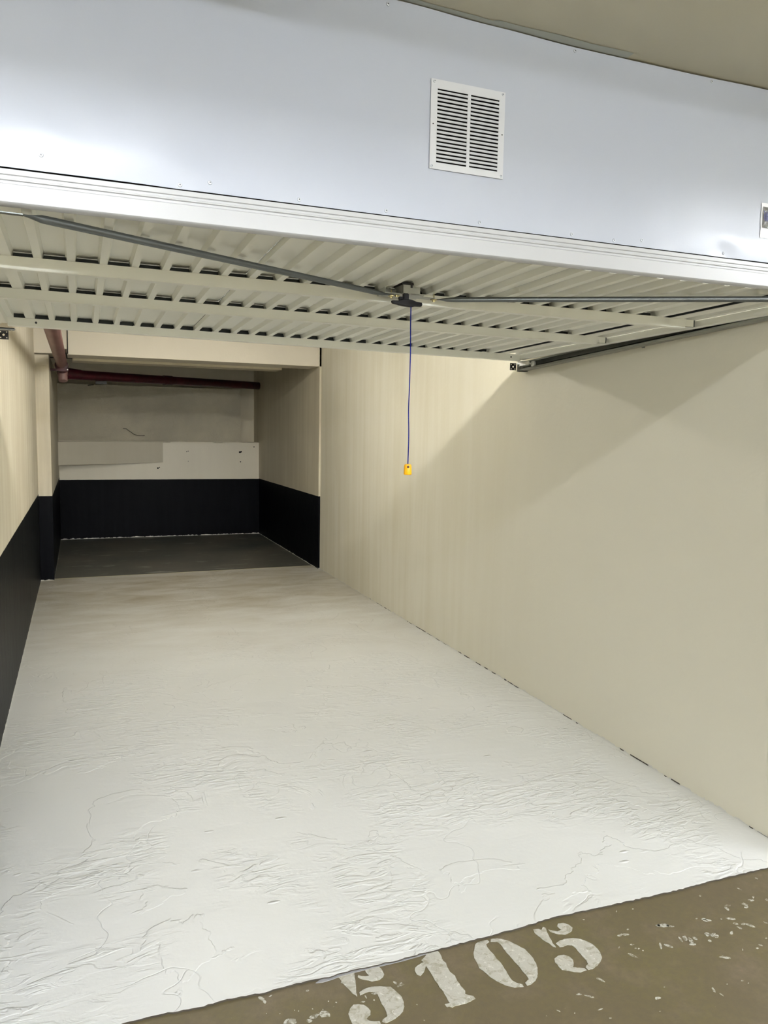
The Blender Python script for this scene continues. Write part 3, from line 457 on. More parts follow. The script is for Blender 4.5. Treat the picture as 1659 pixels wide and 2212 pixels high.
# facade piers beside the door and the rest of the lane
obj('wall_front_left', box(-5.5, XL - 0.12, Y0, Y0 + 0.15, 0, 2.66), 'wall_right', kind='structure')
obj('wall_front_right', box(XR + 0.12, 7.5, Y0, Y0 + 0.15, 0, 2.66), 'wall_right', kind='structure')
obj('wall_lane_rear', box(-5.5, 7.5, -7.15, -7.0, 0, 2.8), 'wall_right', kind='structure')
obj('wall_lane_left', box(-5.65, -5.5, -7.15, 2.1, 0, 2.8), 'wall_right', kind='structure')
obj('wall_lane_right', box(7.5, 7.65, -7.15, 2.1, 0, 2.8), 'wall_right', kind='structure')

# ================================================================ lamps
for x, y, ln, s, colr, lab in LAMPS:
    zc = 2.652 if y > 2 else ceilz(x)
    t = thing('ceiling_lamp', lab, 'lamp', (x, y, zc))
    obj('housing', bevbox(x - ln / 2, x + ln / 2, y - 0.035, y + 0.035, zc - 0.055, zc + 0.0, 0.005), 'lamp_body', t)
    em = emis('lit_tube', colr, s)
    near = 0 < y < 1
    if near:   # folded lips added to keep tube light off the upper lintel panel
        obj('added_lips', sweep(thick([(-0.092, -0.1015), (-0.080, -0.070), (-0.036, -0.054), (0.036, -0.054), (0.080, -0.070), (0.092, -0.1015)], 0.0015),
                               [lambda a, b, xx=xx: (xx, y + a, zc + b) for xx in (x - ln / 2, x + ln / 2)], closed=True), 'lamp_body', t)
    for dy in ((0.0,) if near else (-0.045, 0.045)):
        tb = obj('tube', tube([(x - ln / 2 + 0.03, y + dy, zc - 0.072), (x + ln / 2 - 0.03, y + dy, zc - 0.072)], 0.013, 12), em, t, smooth=True)
        for sx in (-1, 1):
            obj('socket', bevbox(x + sx * (ln / 2 - 0.018) - 0.012, x + sx * (ln / 2 - 0.018) + 0.012, y + dy - 0.014, y + dy + 0.014, zc - 0.088, zc - 0.053, 0.003), 'lamp_body', tb)

# ================================================================ lintel panel with screws
panel = thing('lintel_panel', 'large pale blue-white sheet metal panel above the garage opening, around the vent', 'panel', (1.05, Y0, 2.11))
PZ0, PZ1 = 2.110, 2.630
SCREWS = [(-0.066, 2.145), (0.235, 2.1195), (0.305, 2.133), (0.526, 2.121), (0.761, 2.121), (1.037, 2.122), (1.336, 2.1215), (1.484, 2.119), (1.585, 2.130), (1.902, 2.123), (0.756, 2.629), (1.322, 2.620), (1.816, 2.622)]
VX0, VX1, VZ0, VZ1 = 0.880, 1.102, 2.243, 2.470
def panel_y(x, z):
    # the sheet is not flat: it bulges at the lower corners and dimples around screws
    y = Y0 - 0.004
    bl = math.exp(-((x + 0.02) / 0.30) ** 2) * math.exp(-((z - 2.15) / 0.09) ** 2)
    br = math.exp(-((x - 2.05) / 0.30) ** 2) * math.exp(-((z - 2.14) / 0.07) ** 2)
    y -= 0.006 * bl + 0.005 * br
    for sx, sz in ((-0.066, 2.145), (1.902, 2.123), (0.225, 2.112)):
        y += 0.0030 * math.exp(-(((x - sx) / 0.045) ** 2 + ((z - sz) / 0.030) ** 2))
    y += 0.0012 * noise.noise((x * 2.2, 0.3, z * 3.1))
    return y
def panel_pt(x, z):
    top = min(ceilz(x) - 0.0045, 2.645)
    zz = PZ0 + (z - PZ0) * (top - PZ0) / (PZ1 - PZ0)
    return (x, panel_y(x, z), zz)
sg = grid(panel_pt, lin(XL - 0.1, XR + 0.1, 240), lin(PZ0, PZ1, 60))
sgf = [f for f in sg[1] if not all(VX0 + 0.006 < sg[0][i][0] < VX1 - 0.006 and VZ0 + 0.008 < sg[0][i][2] < VZ1 - 0.008 for i in f)]   # hole behind the grille
obj('sheet', (sg[0], sgf), 'panel', panel, smooth='all')
obj('dark_backing', join(box(XL - 0.1, XR + 0.1, Y0 + 0.012, Y0 + 0.05, 2.112, 2.16), box(XL - 0.1, XR + 0.1, Y0 + 0.02, Y0 + 0.06, 2.55, 2.66),
                  box(XL - 0.1, VX0 - 0.03, Y0 + 0.02, Y0 + 0.03, 2.16, 2.55), box(VX1 + 0.03, XR + 0.1, Y0 + 0.02, Y0 + 0.03, 2.16, 2.55)), 'gap', panel)  # dark boxes added behind the sheet to block lamp light
def screw(parent, x, y, z, r=0.0042):
    s = obj('screw', lathe((x, y, z), (0, -1, 0), [(-0.002, r * 0.9), (0.0006, r), (0.0020, r * 0.85), (0.0026, r * 0.4)], 16), 'screw', parent, smooth=True)
    obj('recess', join(box(x - r * 0.42, x + r * 0.42, y - 0.0030, y - 0.002, z - r * 0.1, z + r * 0.1), box(x - r * 0.1, x + r * 0.1, y - 0.0030, y - 0.002, z - r * 0.42, z + r * 0.42)), 'screw_dark', s)
for x, z in SCREWS: screw(panel, x, panel_y(x, min(z, PZ1)), z, 0.0050)
# sealant smear along the ceiling joint and the dark joint itself
sm = grid(lambda x, v: (x, 1.966 - v * (0.020 + 0.012 * noise.noise((x * 5, 2, 1)) + 0.010 * (x > 1.05)), ceilz(x) - 0.0012 - 0.0006 * (1 - v)), lin(0.80, 1.50, 60), [0, 0.5, 1])
obj('trim_4', sm, 'sealant', kind='structure')

# ================================================================ air vent
vent = thing('air_vent', 'square white louvred vent grille with two columns of slots on the lintel panel', 'vent', ((VX0 + VX1) / 2, Y0 - 0.012, VZ0))
YV = Y0 - 0.0085
cols = [(0.8990, 0.9885), (0.9975, 1.0840)]
zt, zb, ns = 2.4455, 2.2625, 19
pitch = (zt - zb) / (ns - 1)
G = []
T = 0.0014
def plate(x0, x1, z0, z1): return box(x0, x1, YV, YV + T, z0, z1)
G += [plate(VX0, cols[0][0], VZ0, VZ1), plate(cols[0][1], cols[1][0], VZ0, VZ1), plate(cols[1][1], VX1, VZ0, VZ1)]
for c in cols:
    G += [plate(c[0], c[1], VZ0, zb - 0.0018), plate(c[0], c[1], zt + 0.0018, VZ1)]
    for k in range(ns - 1):
        zlo = zb + k * pitch + 0.0018; zhi = zb + (k + 1) * pitch - 0.0018
        # pressed louvre: the strip leans out a little at its lower edge
        G.append(sweep(thick([(0.0014, zhi), (0.0004, (zhi + zlo) / 2), (-0.0012, zlo)], 0.0008),
                       [lambda a, b, x=c[0]: (x, YV + a, b), lambda a, b, x=c[1]: (x, YV + a, b)], closed=True))
obj('grille', join(*G), 'grille', vent)
obj('dark_box', join(box(VX0 + 0.008, VX1 - 0.008, Y0 + 0.05, Y0 + 0.052, VZ0 + 0.008, VZ1 - 0.008), box(VX0 + 0.008, VX1 - 0.008, YV + 0.003, Y0 + 0.05, VZ0 + 0.006, VZ0 + 0.008),
                 box(VX0 + 0.008, VX1 - 0.008, YV + 0.003, Y0 + 0.05, VZ1 - 0.008, VZ1 - 0.006), box(VX0 + 0.006, VX0 + 0.008, YV + 0.003, Y0 + 0.05, VZ0 + 0.008, VZ1 - 0.008), box(VX1 - 0.008, VX1 - 0.006, YV + 0.003, Y0 + 0.05, VZ0 + 0.008, VZ1 - 0.008)), 'void', vent)  # black box added so the slots stay dark despite the inner lamp
for x, z in ((0.8895, 2.4635), (1.0945, 2.4635), (0.8865, 2.2500), (1.0965, 2.2500)): screw(vent, x, YV, z, 0.0036)
for x, z in ((0.888, 2.357), (1.0955, 2.359)): obj('screw_hole_shade', lathe((x, YV + 0.0004, z), (0, -1, 0), [(0, 0.0019), (0.0006, 0.0019)], 12), 'void', vent)

# ================================================================ foil sticker at the right edge
stk = thing('foil_sticker', 'torn silver foil sticker with blue print on the right end of the lintel panel', 'sticker', (2.085, Y0 - 0.012, 2.182))
def ys(x, z): return panel_y(x, z) - 0.0015
bg = grid(lambda x, z: (x + 0.002 * noise.noise((z * 60, x * 9, 0)), ys(x, z) - 0.0008 - 0.0008 * noise.noise((x * 80, 0, z * 80)), z + 0.0015 * noise.noise((x * 90, 3, 0))), lin(2.045, 2.135, 24), lin(2.184, 2.293, 28))
obj('paper', bg, 'sticker_paper', stk, smooth=True)
fg = grid(lambda x, z: (x, ys(x, z) - 0.0024 - 0.0010 * noise.noise((x * 60, 5, z * 60)), z), lin(2.0505, 2.130, 24), lin(2.216, 2.281, 24))
obj('foil', fg, 'foil', stk, smooth=True)
ink = []
for (a, b, c, d) in ((2.0555, 2.0570, 2.244, 2.266), (2.0570, 2.0600, 2.240, 2.2425), (2.0610, 2.0622, 2.236, 2.262), (2.0650, 2.0665, 2.240, 2.268), (2.070, 2.0715, 2.236, 2.262), (2.076, 2.0775, 2.24, 2.268), (2.0535, 2.0570, 2.265, 2.2675)):
    ink.append(box(a, b, ys(a, c) - 0.0042, ys(a, c) - 0.0038, c, d))
obj('print', join(*ink), 'ink_blue', stk)

# ================================================================ raised garage door
door = thing('garage_door', 'raised off-white up-and-over garage door seen from its ribbed underside', 'garage door', (1.05, Y0, 2.035))
SL = -0.0185
def zp(y): return 2.030 + SL * (y - Y0)
def yb1(x): return 2.490 + 0.0270 * (x + 0.2)
def yb2(x): return 3.006 + 0.0500 * (x + 0.2)
def yb3(x): return 3.707 + 0.0880 * (x + 0.25)
DEP = 0.019
# front rail with rolled grooves on its upper half
prof = [(0.0125, 2.0298), (-0.006, 2.0328), (-0.0095, 2.0365), (-0.0095, 2.0735), (-0.0050, 2.0765), (-0.0050, 2.0815), (-0.0085, 2.0835), (-0.0085, 2.0865), (-0.0040, 2.0885), (-0.0040, 2.0935), (-0.0070, 2.0955), (-0.0070, 2.1065), (-0.003, 2.1075), (0.045, 2.1075), (0.045, 2.056), (0.0125, 2.056)]
obj('front_rail', sweep(prof, [lambda a, b, x=x: (x, Y0 + a, b) for x in lin(-0.335, 2.400, 12)], closed=True), 'door_front', door, smooth=True)
obj('front_blocker', box(-0.335, 2.400, Y0 + 0.0126, Y0 + 0.0145, 2.0302, 2.060), 'door', door)  # strip added to stop lamp light leaking out of the rib ends
# ribbed panels
def rib_profile(x0, x1, ribs):
    """(x, depth below trough) polyline"""
    p = [(x0, 0.0)] if not ribs or ribs[0][0] > x0 + 0.004 else []
    for a, b in ribs:
        if a <= x0 + 0.004: p += [(x0, 0.0), (x0 + 0.0008, DEP)]
        else: p += [(a - 0.0055, 0.0), (a, DEP)]
        if b >= x1 - 0.004: p += [(x1 - 0.0008, DEP), (x1, 0.0)]
        else: p += [(b, DEP), (b + 0.0055, 0.0)]
    if p[-1][0] < x1 - 0.0001: p.append((x1, 0.0))
    return p
def ribs_between(a, b):
    r = []
    for k in range(0, 26):
        c = -0.1005 + 0.0888 * k
        if a < c < b: r.append((c - 0.0105, c + 0.0105))
    return r
def panel_mesh(x0, x1, ribs):
    pr = rib_profile(x0, x1, ribs)
    V, F = [], []; n = len(pr)
    ys_ = [Y0 + 0.0125] + lin(2.2, 3.6, 6)
    for iy in range(len(ys_) + 1):
        for x, d in pr:
            y = ys_[iy] if iy < len(ys_) else yb3(x) + 0.024
            V.append((x, y, zp(y) + DEP - d))
    for i in range(len(ys_)):
        for k in range(n - 1):
            a = i * n + k; F.append((a, a + 1, a + 1 + n, a + n))
    return V, F
for x0, x1, extra in ((-0.2525, 0.5060, [(-0.2035, -0.169)]), (0.5085, 1.3960, []), (1.3985, 2.1800, [])):
    rb = sorted(extra + ribs_between(x0, x1))
    if x1 > 2.1: rb = [r for r in rb if r[1] < 2.13] + [(2.150, 2.180)]
    p = obj('ribbed_panel', panel_mesh(x0, x1, rb), 'door', door)
    md = p.modifiers.new('sheet', 'SOLIDIFY'); md.thickness = 0.0012; md.offset = 1
# strips added over joints against lamp leaks; edge gap shade is painted dark
for xs in (0.50725, 1.39725):
    obj('seam_blocker', sweep([(-0.012, 0.004), (0.012, 0.004), (0.012, 0.012), (-0.012, 0.012)], [lambda a, b, y=y, xs=xs: (xs + a, y, zp(y) + DEP + b) for y in (2.03, 3.80)], closed=True), 'slot_shade', door)
for a0, b0, ye in ((2.160, 2.260, yb3(2.2)),):
    obj('edge_gap_shade', sweep([(a0, 0.0212), (2.2205, 0.0212), (2.2205, 0.0005), (2.2222, 0.0005), (2.2222, 0.0212), (b0, 0.0212), (b0, 0.025), (a0, 0.025)], [lambda a, b, y=y: (a, y, zp(y) + b) for y in (2.03, ye)], closed=True), 'slot_shade', door)
# stiles: folded edge profile with a recess, then the side rail
def stile(pr, ye, m='door'):
    return sweep(thick(pr, 0.0016), [lambda a, b, y=y: (a, y, zp(y) + b) for y in (Y0 + 0.02, 2.6, 3.2, ye)], closed=True)
obj('edge_stile', stile([(2.2228, 0.0), (2.283, 0.0), (2.286, 0.020), (2.326, 0.020), (2.330, 0.0), (2.3605, 0.0)], yb3(2.3)), 'door', door)
obj('joint_gap_shade', stile([(2.358, 0.010), (2.366, 0.010)], yb3(2.3), None), 'slot_shade', door)
obj('edge_stile', stile([(-0.300, 0.0), (-0.250, 0.0), (-0.249, 0.030)], yb3(-0.28)), 'door', door)
obj('side_rail', sweep([(2.3645, -0.026), (2.3665, -0.028), (2.392, -0.028), (2.394, -0.026), (2.394, 0.040), (2.3645, 0.040)], [lambda a, b, y=y: (a, y, zp(y) + b) for y in (Y0 + 0.005, 2.6, 3.2, yb3(2.38) + 0.012)], closed=True), 'door', door)
obj('side_rail', sweep([(-0.331, -0.026), (-0.329, -0.028), (-0.275, -0.028), (-0.273, -0.026), (-0.273, 0.040), (-0.331, 0.040)], [lambda a, b, y=y: (a, y, zp(y) + b) for y in (Y0 + 0.005, 2.6, 3.2, yb3(-0.3) - 0.002)], closed=True), 'door', door)
# cross beams: open-topped channels
def channel(name, fy, x0, x1, w, h, taper=True):
    pr = [(0.0, -0.001), (0.0, -h + 0.002), (0.002, -h), (w - 0.002, -h), (w, -h + 0.002), (w, DEP - 0.003)]
    t = 0.0016
    xs = lin(x0, x1, 10)
    outer = sweep(pr, [lambda a, b, x=x: (x, fy(x) + a, zp(fy(x)) + b) for x in xs])
    inner = sweep([(t, -0.001), (t, -h + t), (w - t, -h + t), (w - t, DEP - 0.003)], [lambda a, b, x=x: (x, fy(x) + a, zp(fy(x)) + b) for x in xs])
    lip = sweep([(-0.0022, -0.0002), (0.0, -0.0002), (t, -0.0002), (t, -0.002), (-0.0022, -0.002)], [lambda a, b, x=x: (x, fy(x) + a, zp(fy(x)) + b) for x in xs], closed=True)
    foot = sweep([(-0.0035, -h - 0.0008), (w * 0.5, -h - 0.0008), (w * 0.5, -h + 0.0008), (-0.0035, -h + 0.0008)], [lambda a, b, x=x: (x, fy(x) + a, zp(fy(x)) + b) for x in xs[:-1]], closed=True)
    return obj(name, join(outer, mi(inner, 1), lip, foot), ['door', 'slot_shade'], door)
for fy, hh in ((yb1, 0.036), (yb2, 0.035)):
    bmr = channel('cross_beam', fy, -0.262, 2.300, 0.033, hh)
    # plug-in tongue that ends the beam against the right stile
    x0, x1 = 2.296, 2.352
    obj('end_tongue', join(box(x0, x1, fy(2.3) + 0.004, fy(2.3) + 0.030, zp(fy(2.3)) - hh * 0.85, zp(fy(2.3)) - hh * 0.85 + 0.0015), box(x0, x1 - 0.006, fy(2.3) + 0.004, fy(2.3) + 0.0055, zp(fy(2.3)) - hh * 0.85, zp(fy(2.3)) - 0.001)), 'door', bmr)
    obj('end_slot_shade', box(x1 - 0.006, x1 - 0.002, fy(2.3) + 0.003, fy(2.3) + 0.028, zp(fy(2.3)) - hh * 0.80, zp(fy(2.3)) - 0.001), 'slot_shade', bmr)
    bh = obj('beam_bracket', join(box(-0.300, -0.255, fy(-0.28) + 0.001, fy(-0.28) + 0.031, zp(fy(-0.28)) - hh * 0.72, zp(fy(-0.28)) - 0.001)), 'door', bmr)
# back rail (the top edge of the closed door)
br = obj('back_rail', sweep([(0.0, -0.0005), (0.0, -0.034), (0.002, -0.036), (0.032, -0.036), (0.034, -0.034), (0.034, -0.0005)],
                            [lambda a, b, x=x: (x, yb3(x) + a, zp(yb3(x)) + b) for x in lin(-0.273, 2.366, 10)], closed=True), 'door', door)
obj('slot_shade_strip', sweep([(0.020, -0.001), (0.0215, -0.001), (0.0215, 0.0185), (0.020, 0.0185)], [lambda a, b, x=x: (x, yb3(x) + a, zp(yb3(x)) + b) for x in lin(-0.250, 2.30, 10)], closed=True), 'slot_shade', br)  # dark strip put behind the back rail slots as their shade
for hx in (-0.163, 2.300):
    obj('hole_shade', lathe((hx, yb3(hx) + 0.001, zp(yb3(hx)) - 0.017), (0, -1, 0), [(0, 0.0048), (0.0018, 0.0048)], 14), 'slot_shade', br)
# bright clips where each rib meets the back rail
for k in range(3, 26):
    c = -0.1005 + 0.0888 * k; y = yb3(c)
    if c > 2.14: continue
    q = sweep(thick([(-0.018, 0.0), (-0.012, 0.0005), (0.012, 0.0005), (0.0145, 0.015), (0.024, 0.017)], 0.0014), [lambda a, b, yy=yy, c=c: (c + a, yy, zp(yy) + b - 0.0005) for yy in (y - 0.009, y + 0.002)], closed=True)
    obj('rib_clip', q, 'white', door)
# brace rods running from the front corners to the latch
def rod(a, b, c):
    """a = flat outer end, b = start of the round rod, c = latch end"""
    a, b, c = map(Vector, (a, b, c)); d = (c - b)
    pts = [b + d * t for t in (0.0, 0.015, 0.035, 0.06, 0.5, 0.93, 0.955, 0.975, 1.0)]
    g = tube(pts, [0.0035, 0.0075, 0.0095, 0.0098, 0.0092, 0.0085, 0.0065, 0.004, 0.003], 12)
    V = list(g[0]); n = 12
    for i in (0, 1, 7, 8):   # flatten the pressed ends
        for k in range(n):
            p = Vector(V[i * n + k]); o = pts[i]; q = p - o; q.z *= 0.45; q.x *= 1.5; q.y *= 1.5; V[i * n + k] = tuple(o + q)
    dd = (b - a).normalized(); u = Vector((-dd.y, dd.x, 0)) * 0.0085
    e = Vector((0, 0, 0.0012))
    st = [a - u - e, a + u - e, b + u - e, b - u - e, a - u + e, a + u + e, b + u + e, b - u + e]
    strap = ([tuple(p) for p in st], [(0, 1, 2, 3), (4, 7, 6, 5), (0, 4, 5, 1), (1, 5, 6, 2), (2, 6, 7, 3), (3, 7, 4, 0)])
    return join((V, g[1]), strap)
r1 = obj('brace_rod', rod((-0.268, 1.990, 2.020), (-0.108, 1.992, 2.018), (0.985, 2.462, 1.994)), 'galv_dark', door, smooth=True)
r2 = obj('brace_rod', rod((2.372, 1.985, 2.0165), (2.290, 1.999, 2.016), (1.128, 2.482, 1.996)), 'galv_dark', door, smooth=True)
for r, p in ((r1, (0.975, 2.458, 1.994)), (r2, (1.140, 2.478, 1.997))):
    obj('bolt', join(lathe((p[0], p[1], p[2] - 0.008), (0, 0, 1), [(0, 0.0045), (0.005, 0.0055), (0.006, 0.002), (0.024, 0.002), (0.030, 0.0004)], 8), lathe((p[0], p[1], p[2] - 0.0025), (0, 0, 1), [(0, 0.012), (0.002, 0.012)], 14)), 'brass', r)
# latch box on the first cross beam
lx, ly = 1.034, 2.425
lb = obj('latch_box', join(box(1.003, 1.066, ly, ly + 0.0016, 2.000, 2.0275), box(1.003, 1.0046, ly, ly + 0.075, 2.000, 2.0275), box(1.0644, 1.066, ly, ly + 0.075, 2.000, 2.0275),
                           box(0.945, 1.085, ly + 0.012, ly + 0.085, 1.9975, 2.0005), box(0.945, 0.9465, ly + 0.012, ly + 0.085, 2.0005, 2.018), box(0.950, 1.003, ly + 0.060, ly + 0.0615, 2.0005, 2.020),
                           box(1.066, 1.140, ly + 0.040, ly + 0.075, 1.9985, 2.0005), box(0.975, 1.003, ly + 0.02, ly + 0.07, 1.9985, 2.0005)), 'box_grey', door)
obj('latch_cover', join(box(1.000, 1.069, ly - 0.001, ly + 0.076, 2.0275, 2.0350), box(1.030, 1.037, ly - 0.0012, ly + 0.002, 2.0185, 2.028)), 'black_steel', lb)
for bx in (0.992, 1.000): obj('bolt', lathe((bx, ly + 0.03, 1.9905), (0, 0, 1), [(0, 0.004), (0.004, 0.0048), (0.007, 0.0048)], 6), 'brass', lb)
hy = ly + 0.004
hp = [(0.966, 1.9735), (0.985, 1.9745), (1.000, 1.980), (1.020, 1.9815), (1.036, 1.9800), (1.052, 1.9750), (1.071, 1.9735), (1.0725, 1.9660), (1.070, 1.9610), (1.048, 1.9600), (1.036, 1.9570), (1.003, 1.9585), (0.985, 1.9620), (0.970, 1.9640), (0.9655, 1.9685)]
hd = obj('latch_handle', sweep(hp, [lambda a, b, y=y, s=s: (1.019 + (a - 1.019) * s, y, 1.969 + (b - 1.969) * s) for y, s in ((hy - 0.011, 0.86), (hy - 0.007, 1.0), (hy + 0.006, 1.0), (hy + 0.010, 0.86))], closed=True), 'black', door, smooth=True)
obj('stem', bevbox(1.0065, 1.0250, hy - 0.006, hy + 0.010, 1.976, 2.0005, 0.0025), 'black', hd, smooth=True)
obj('lug', bevbox(0.992, 1.008, hy, hy + 0.012, 1.978, 1.989, 0.002), 'black', hd, smooth=True)
# rollers on arms at the back corners
for sx, xx, yy, zz in ((1, 2.4070, 3.865, 1.9385), (-1, -0.352, 3.74, 1.9885)):
    rl = obj('roller', lathe((xx - 0.008 * sx, yy, zz), (sx, 0, 0), [(0, 0.013), (0.002, 0.0175), (0.005, 0.0185), (0.012, 0.0185), (0.014, 0.0165)], 22), 'white', door, smooth=True)
    xe = 2.372 if sx > 0 else -0.31
    obj('axle', tube([(xe, yy, zz), (xx, yy, zz)], 0.0042, 10), 'zinc', rl, smooth=True)
    obj('roller_arm', join(box(min(xe, xe - 0.004 * sx), max(xe, xe - 0.004 * sx), yy - 0.016, yy + 0.085, zz - 0.008, zz + 0.012), box(xe - 0.020, xe + 0.022, yy + 0.03, yy + 0.085, zz + 0.012, zz + 0.016)), 'zinc', rl)

# ================================================================ pull cord with yellow handle
cx, cy = 1.0335, 2.425
pc = thing('pull_cord', 'blue pull cord with a yellow handle hanging from the latch of the raised door', 'pull cord', (cx, cy, 1.40))
cp = [(cx + 0.0012 * noise.noise((0.0, 0.0, z * 9)) + 0.0008 * math.sin(z * 22), cy + 0.001 * noise.noise((4.0, 0.0, z * 8)), z) for z in lin(1.435, 1.962, 60)]
obj('cord', tube(cp, 0.0019, 8), 'cord', pc, smooth=True)
hb = lathe((cx, cy, 1.4005), (0, 0, 1), [(0.0, 0.0105), (0.0008, 0.0125), (0.003, 0.0136), (0.030, 0.0126), (0.035, 0.0108), (0.0365, 0.007), (0.0368, 0.003)], 28)
h_ = obj('handle', hb, 'yellow', pc, smooth=True)
obj('knot_hole', lathe((cx - 0.0035, cy - 0.0116, 1.4275), (-0.2, -1, 0.05), [(0, 0.0042), (0.0016, 0.0040), (0.0022, 0.0025)], 16), 'knot', h_, smooth=True)

# ================================================================ door tracks
def track(name, lab, sx, xin, xout, ya, za, yb, zb_):
    t = thing(name, lab, 'door track', ((xin + xout) / 2, yb, zb_))
    # C-channel opening towards the door
    hgt = 0.046; lipw = 0.008
    def P(a, b, y, z): return (xin + (xout - xin) * a, y, z + b)
    pr = thick([(0.0, lipw), (0.0, 0.0), (1.0, 0.0), (1.0, hgt * 0.45), (0.8, hgt * 0.5), (1.0, hgt * 0.55), (1.0, hgt), (0.0, hgt), (0.0, hgt - lipw)], 0.0)
    W_ = abs(xout - xin); pts = [(0.0, lipw), (0.0, 0.0), (W_, 0.0), (W_, 0.020), (W_ - 0.004, 0.023), (W_, 0.026), (W_, hgt), (0.0, hgt), (0.0, hgt - lipw)]
    s = 1 if xout > xin else -1
    pr = thick(pts, 0.0015)
    g = sweep(pr, [lambda a, b, y=y, z=z: (xin + s * a, y, z + b) for y, z in ((ya, za), ((ya + yb) / 2, (za + zb_) / 2), (yb, zb_))], closed=True)
    obj('rail', g, 'galv', t)
    return t
def perforated(x0, x1, y, z0, z1, holes, th=0.002):
    """steel plate facing the lane; holes are real: plate = grid minus hole squares rounded by octagons"""
    bm = bmesh.new()
    n = 40; cell = {}
    us, vs = lin(x0, x1, n + 1), lin(z0, z1, n + 1)
    vv = {}
    def gv(i, j):
        if (i, j) not in vv: vv[i, j] = bm.verts.new((us[i], y, vs[j]))
        return vv[i, j]
    for i in range(n):
        for j in range(n):
            c = ((us[i] + us[i + 1]) / 2, (vs[j] + vs[j + 1]) / 2)
            if any(math.hypot(c[0] - hx, c[1] - hz) < r for hx, hz, r in holes): continue
            bm.faces.new([gv(i, j), gv(i + 1, j), gv(i + 1, j + 1), gv(i, j + 1)])
    bm.verts.index_update()
    r = [tuple(v.co) for v in bm.verts], [tuple(w.index for w in f.verts) for f in bm.faces]; bm.free()
    return r
def end_plates(t, xb, y, z, s):
    # black square plate and bright perforated bracket at the free end of the track
    a = 0.0205
    hs = [(xb + dx * 0.0125, z + dz * 0.0125, 0.0028) for dx in (-1, 1) for dz in (-1, 1)] + [(xb, z, 0.0050)]
    p = obj('end_plate', perforated(xb - a, xb + a, y, z - a, z + a, hs), 'black_steel', t)
    md = p.modifiers.new('plate', 'SOLIDIFY'); md.thickness = 0.002
    return p
tr = track('door_track', 'galvanised steel track along the right wall beside the raised door', 1, 2.4000, 2.4460, 2.02, 2.0015, 4.03, 1.9070)
end_plates(tr, 2.382, 4.045, 1.9330, 1)
x0, z0 = 2.404, 1.912
bp = obj('bracket', perforated(x0, x0 + 0.044, 4.036, z0, z0 + 0.038, [(x0 + 0.010, z0 + 0.006, 0.002), (x0 + 0.024, z0 + 0.006, 0.002), (x0 + 0.034, z0 + 0.007, 0.002), (x0 + 0.016, z0 + 0.024, 0.005), (x0 + 0.006, z0 + 0.032, 0.002)]), 'zinc', tr)
md = bp.modifiers.new('plate', 'SOLIDIFY'); md.thickness = 0.002
obj('bracket_tab', box(2.404, 2.450, 3.99, 4.036, 1.904, 1.9065), 'black_steel', tr)
for bx, bz in ((2.420, 1.936), (2.438, 1.930)): obj('bolt', lathe((bx, 4.034, bz), (0, -1, 0), [(0, 0.006), (0.004, 0.006), (0.006, 0.004)], 8), 'zinc', tr)
obj('wall_clip', box(2.446, 2.4515, 2.98, 2.995, 1.950, 1.972), 'galv', tr)
tl = track('door_track', 'galvanised steel track on the left wall, its end showing under the door corner', -1, -0.337, -0.3830, 2.02, 2.0150, 3.99, 1.955)
end_plates(tl, -0.313, 4.01, 1.9520, -1)
bl_ = obj('bracket', join(box(-0.380, -0.262, 3.93, 3.985, 1.973, 1.9765), box(-0.345, -0.262, 3.93, 3.932, 1.966, 1.9765)), 'galv_dark', tl)
for bx in (-0.283, -0.268): obj('bolt', lathe((bx, 3.95, 1.9665), (0, 0, 1), [(0, 0.005), (0.006, 0.005)], 6), 'galv_dark', tl)

# ================================================================ pipework
pp = thing('sprinkler_pipe', 'red pipe running under the header and turning across the dark niche', 'pipe', (-0.155, 9.0, 2.12))
def bend(pts, r, n=18): return tube(pts, r, n)
obj('main_pipe', tube([(-0.155, 2.4, 2.213), (-0.155, 8.9, 2.168)], 0.0535, 24), 'pipe', pp, smooth=True)
el = obj('tee', join(tube([(-0.152, 8.86, 2.150), (-0.152, 9.14, 2.105)], [0.060, 0.058], 22), tube([(-0.152, 9.03, 2.098), (0.02, 9.15, 2.085)], 0.055, 22)), 'pipe_red', pp, smooth=True)
obj('end_cap', lathe((-0.150, 8.97, 2.075), (0.05, -0.35, -1), [(-0.06, 0.050), (0.0, 0.050), (0.01, 0.046), (0.07, 0.046), (0.078, 0.040), (0.08, 0.02)], 24), 'pipe_cap', el, smooth=True)
obj('cross_pipe', tube([(-0.11, 9.06, 2.080), (2.432, 11.23, 2.150)], 0.052, 24), 'pipe_red', pp, smooth=True)
obj('coupling', tube([(0.98, 9.995, 2.110), (1.08, 10.08, 2.1127)], 0.058, 24), 'pipe_red', pp, smooth=True)
fl = obj('flange', join(lathe((-0.155, 8.66, 2.152), (0, 1, -0.05), [(0, 0.062), (0.03, 0.064), (0.032, 0.060), (0.045, 0.060)], 24), box(-0.262, -0.095, 8.66, 8.70, 2.088, 2.110)), 'pipe_red', pp, smooth=True)
obj('bolt', lathe((-0.098, 8.655, 2.104), (0, -1, 0), [(0, 0.008), (0.008, 0.007)], 6), 'zinc', fl)
obj('pipe_hanger', join(box(0.18, 0.30, 9.36, 9.40, 2.005, 2.040), tube([(0.16, 9.37, 1.995), (0.10, 9.35, 1.985)], 0.006, 6)), 'black_steel', pp)
obj('thin_conduit', tube([(-0.088, YH - 0.008, 2.222), (-0.088, YH - 0.008, 2.64)], 0.004, 8), 'niche', pp)

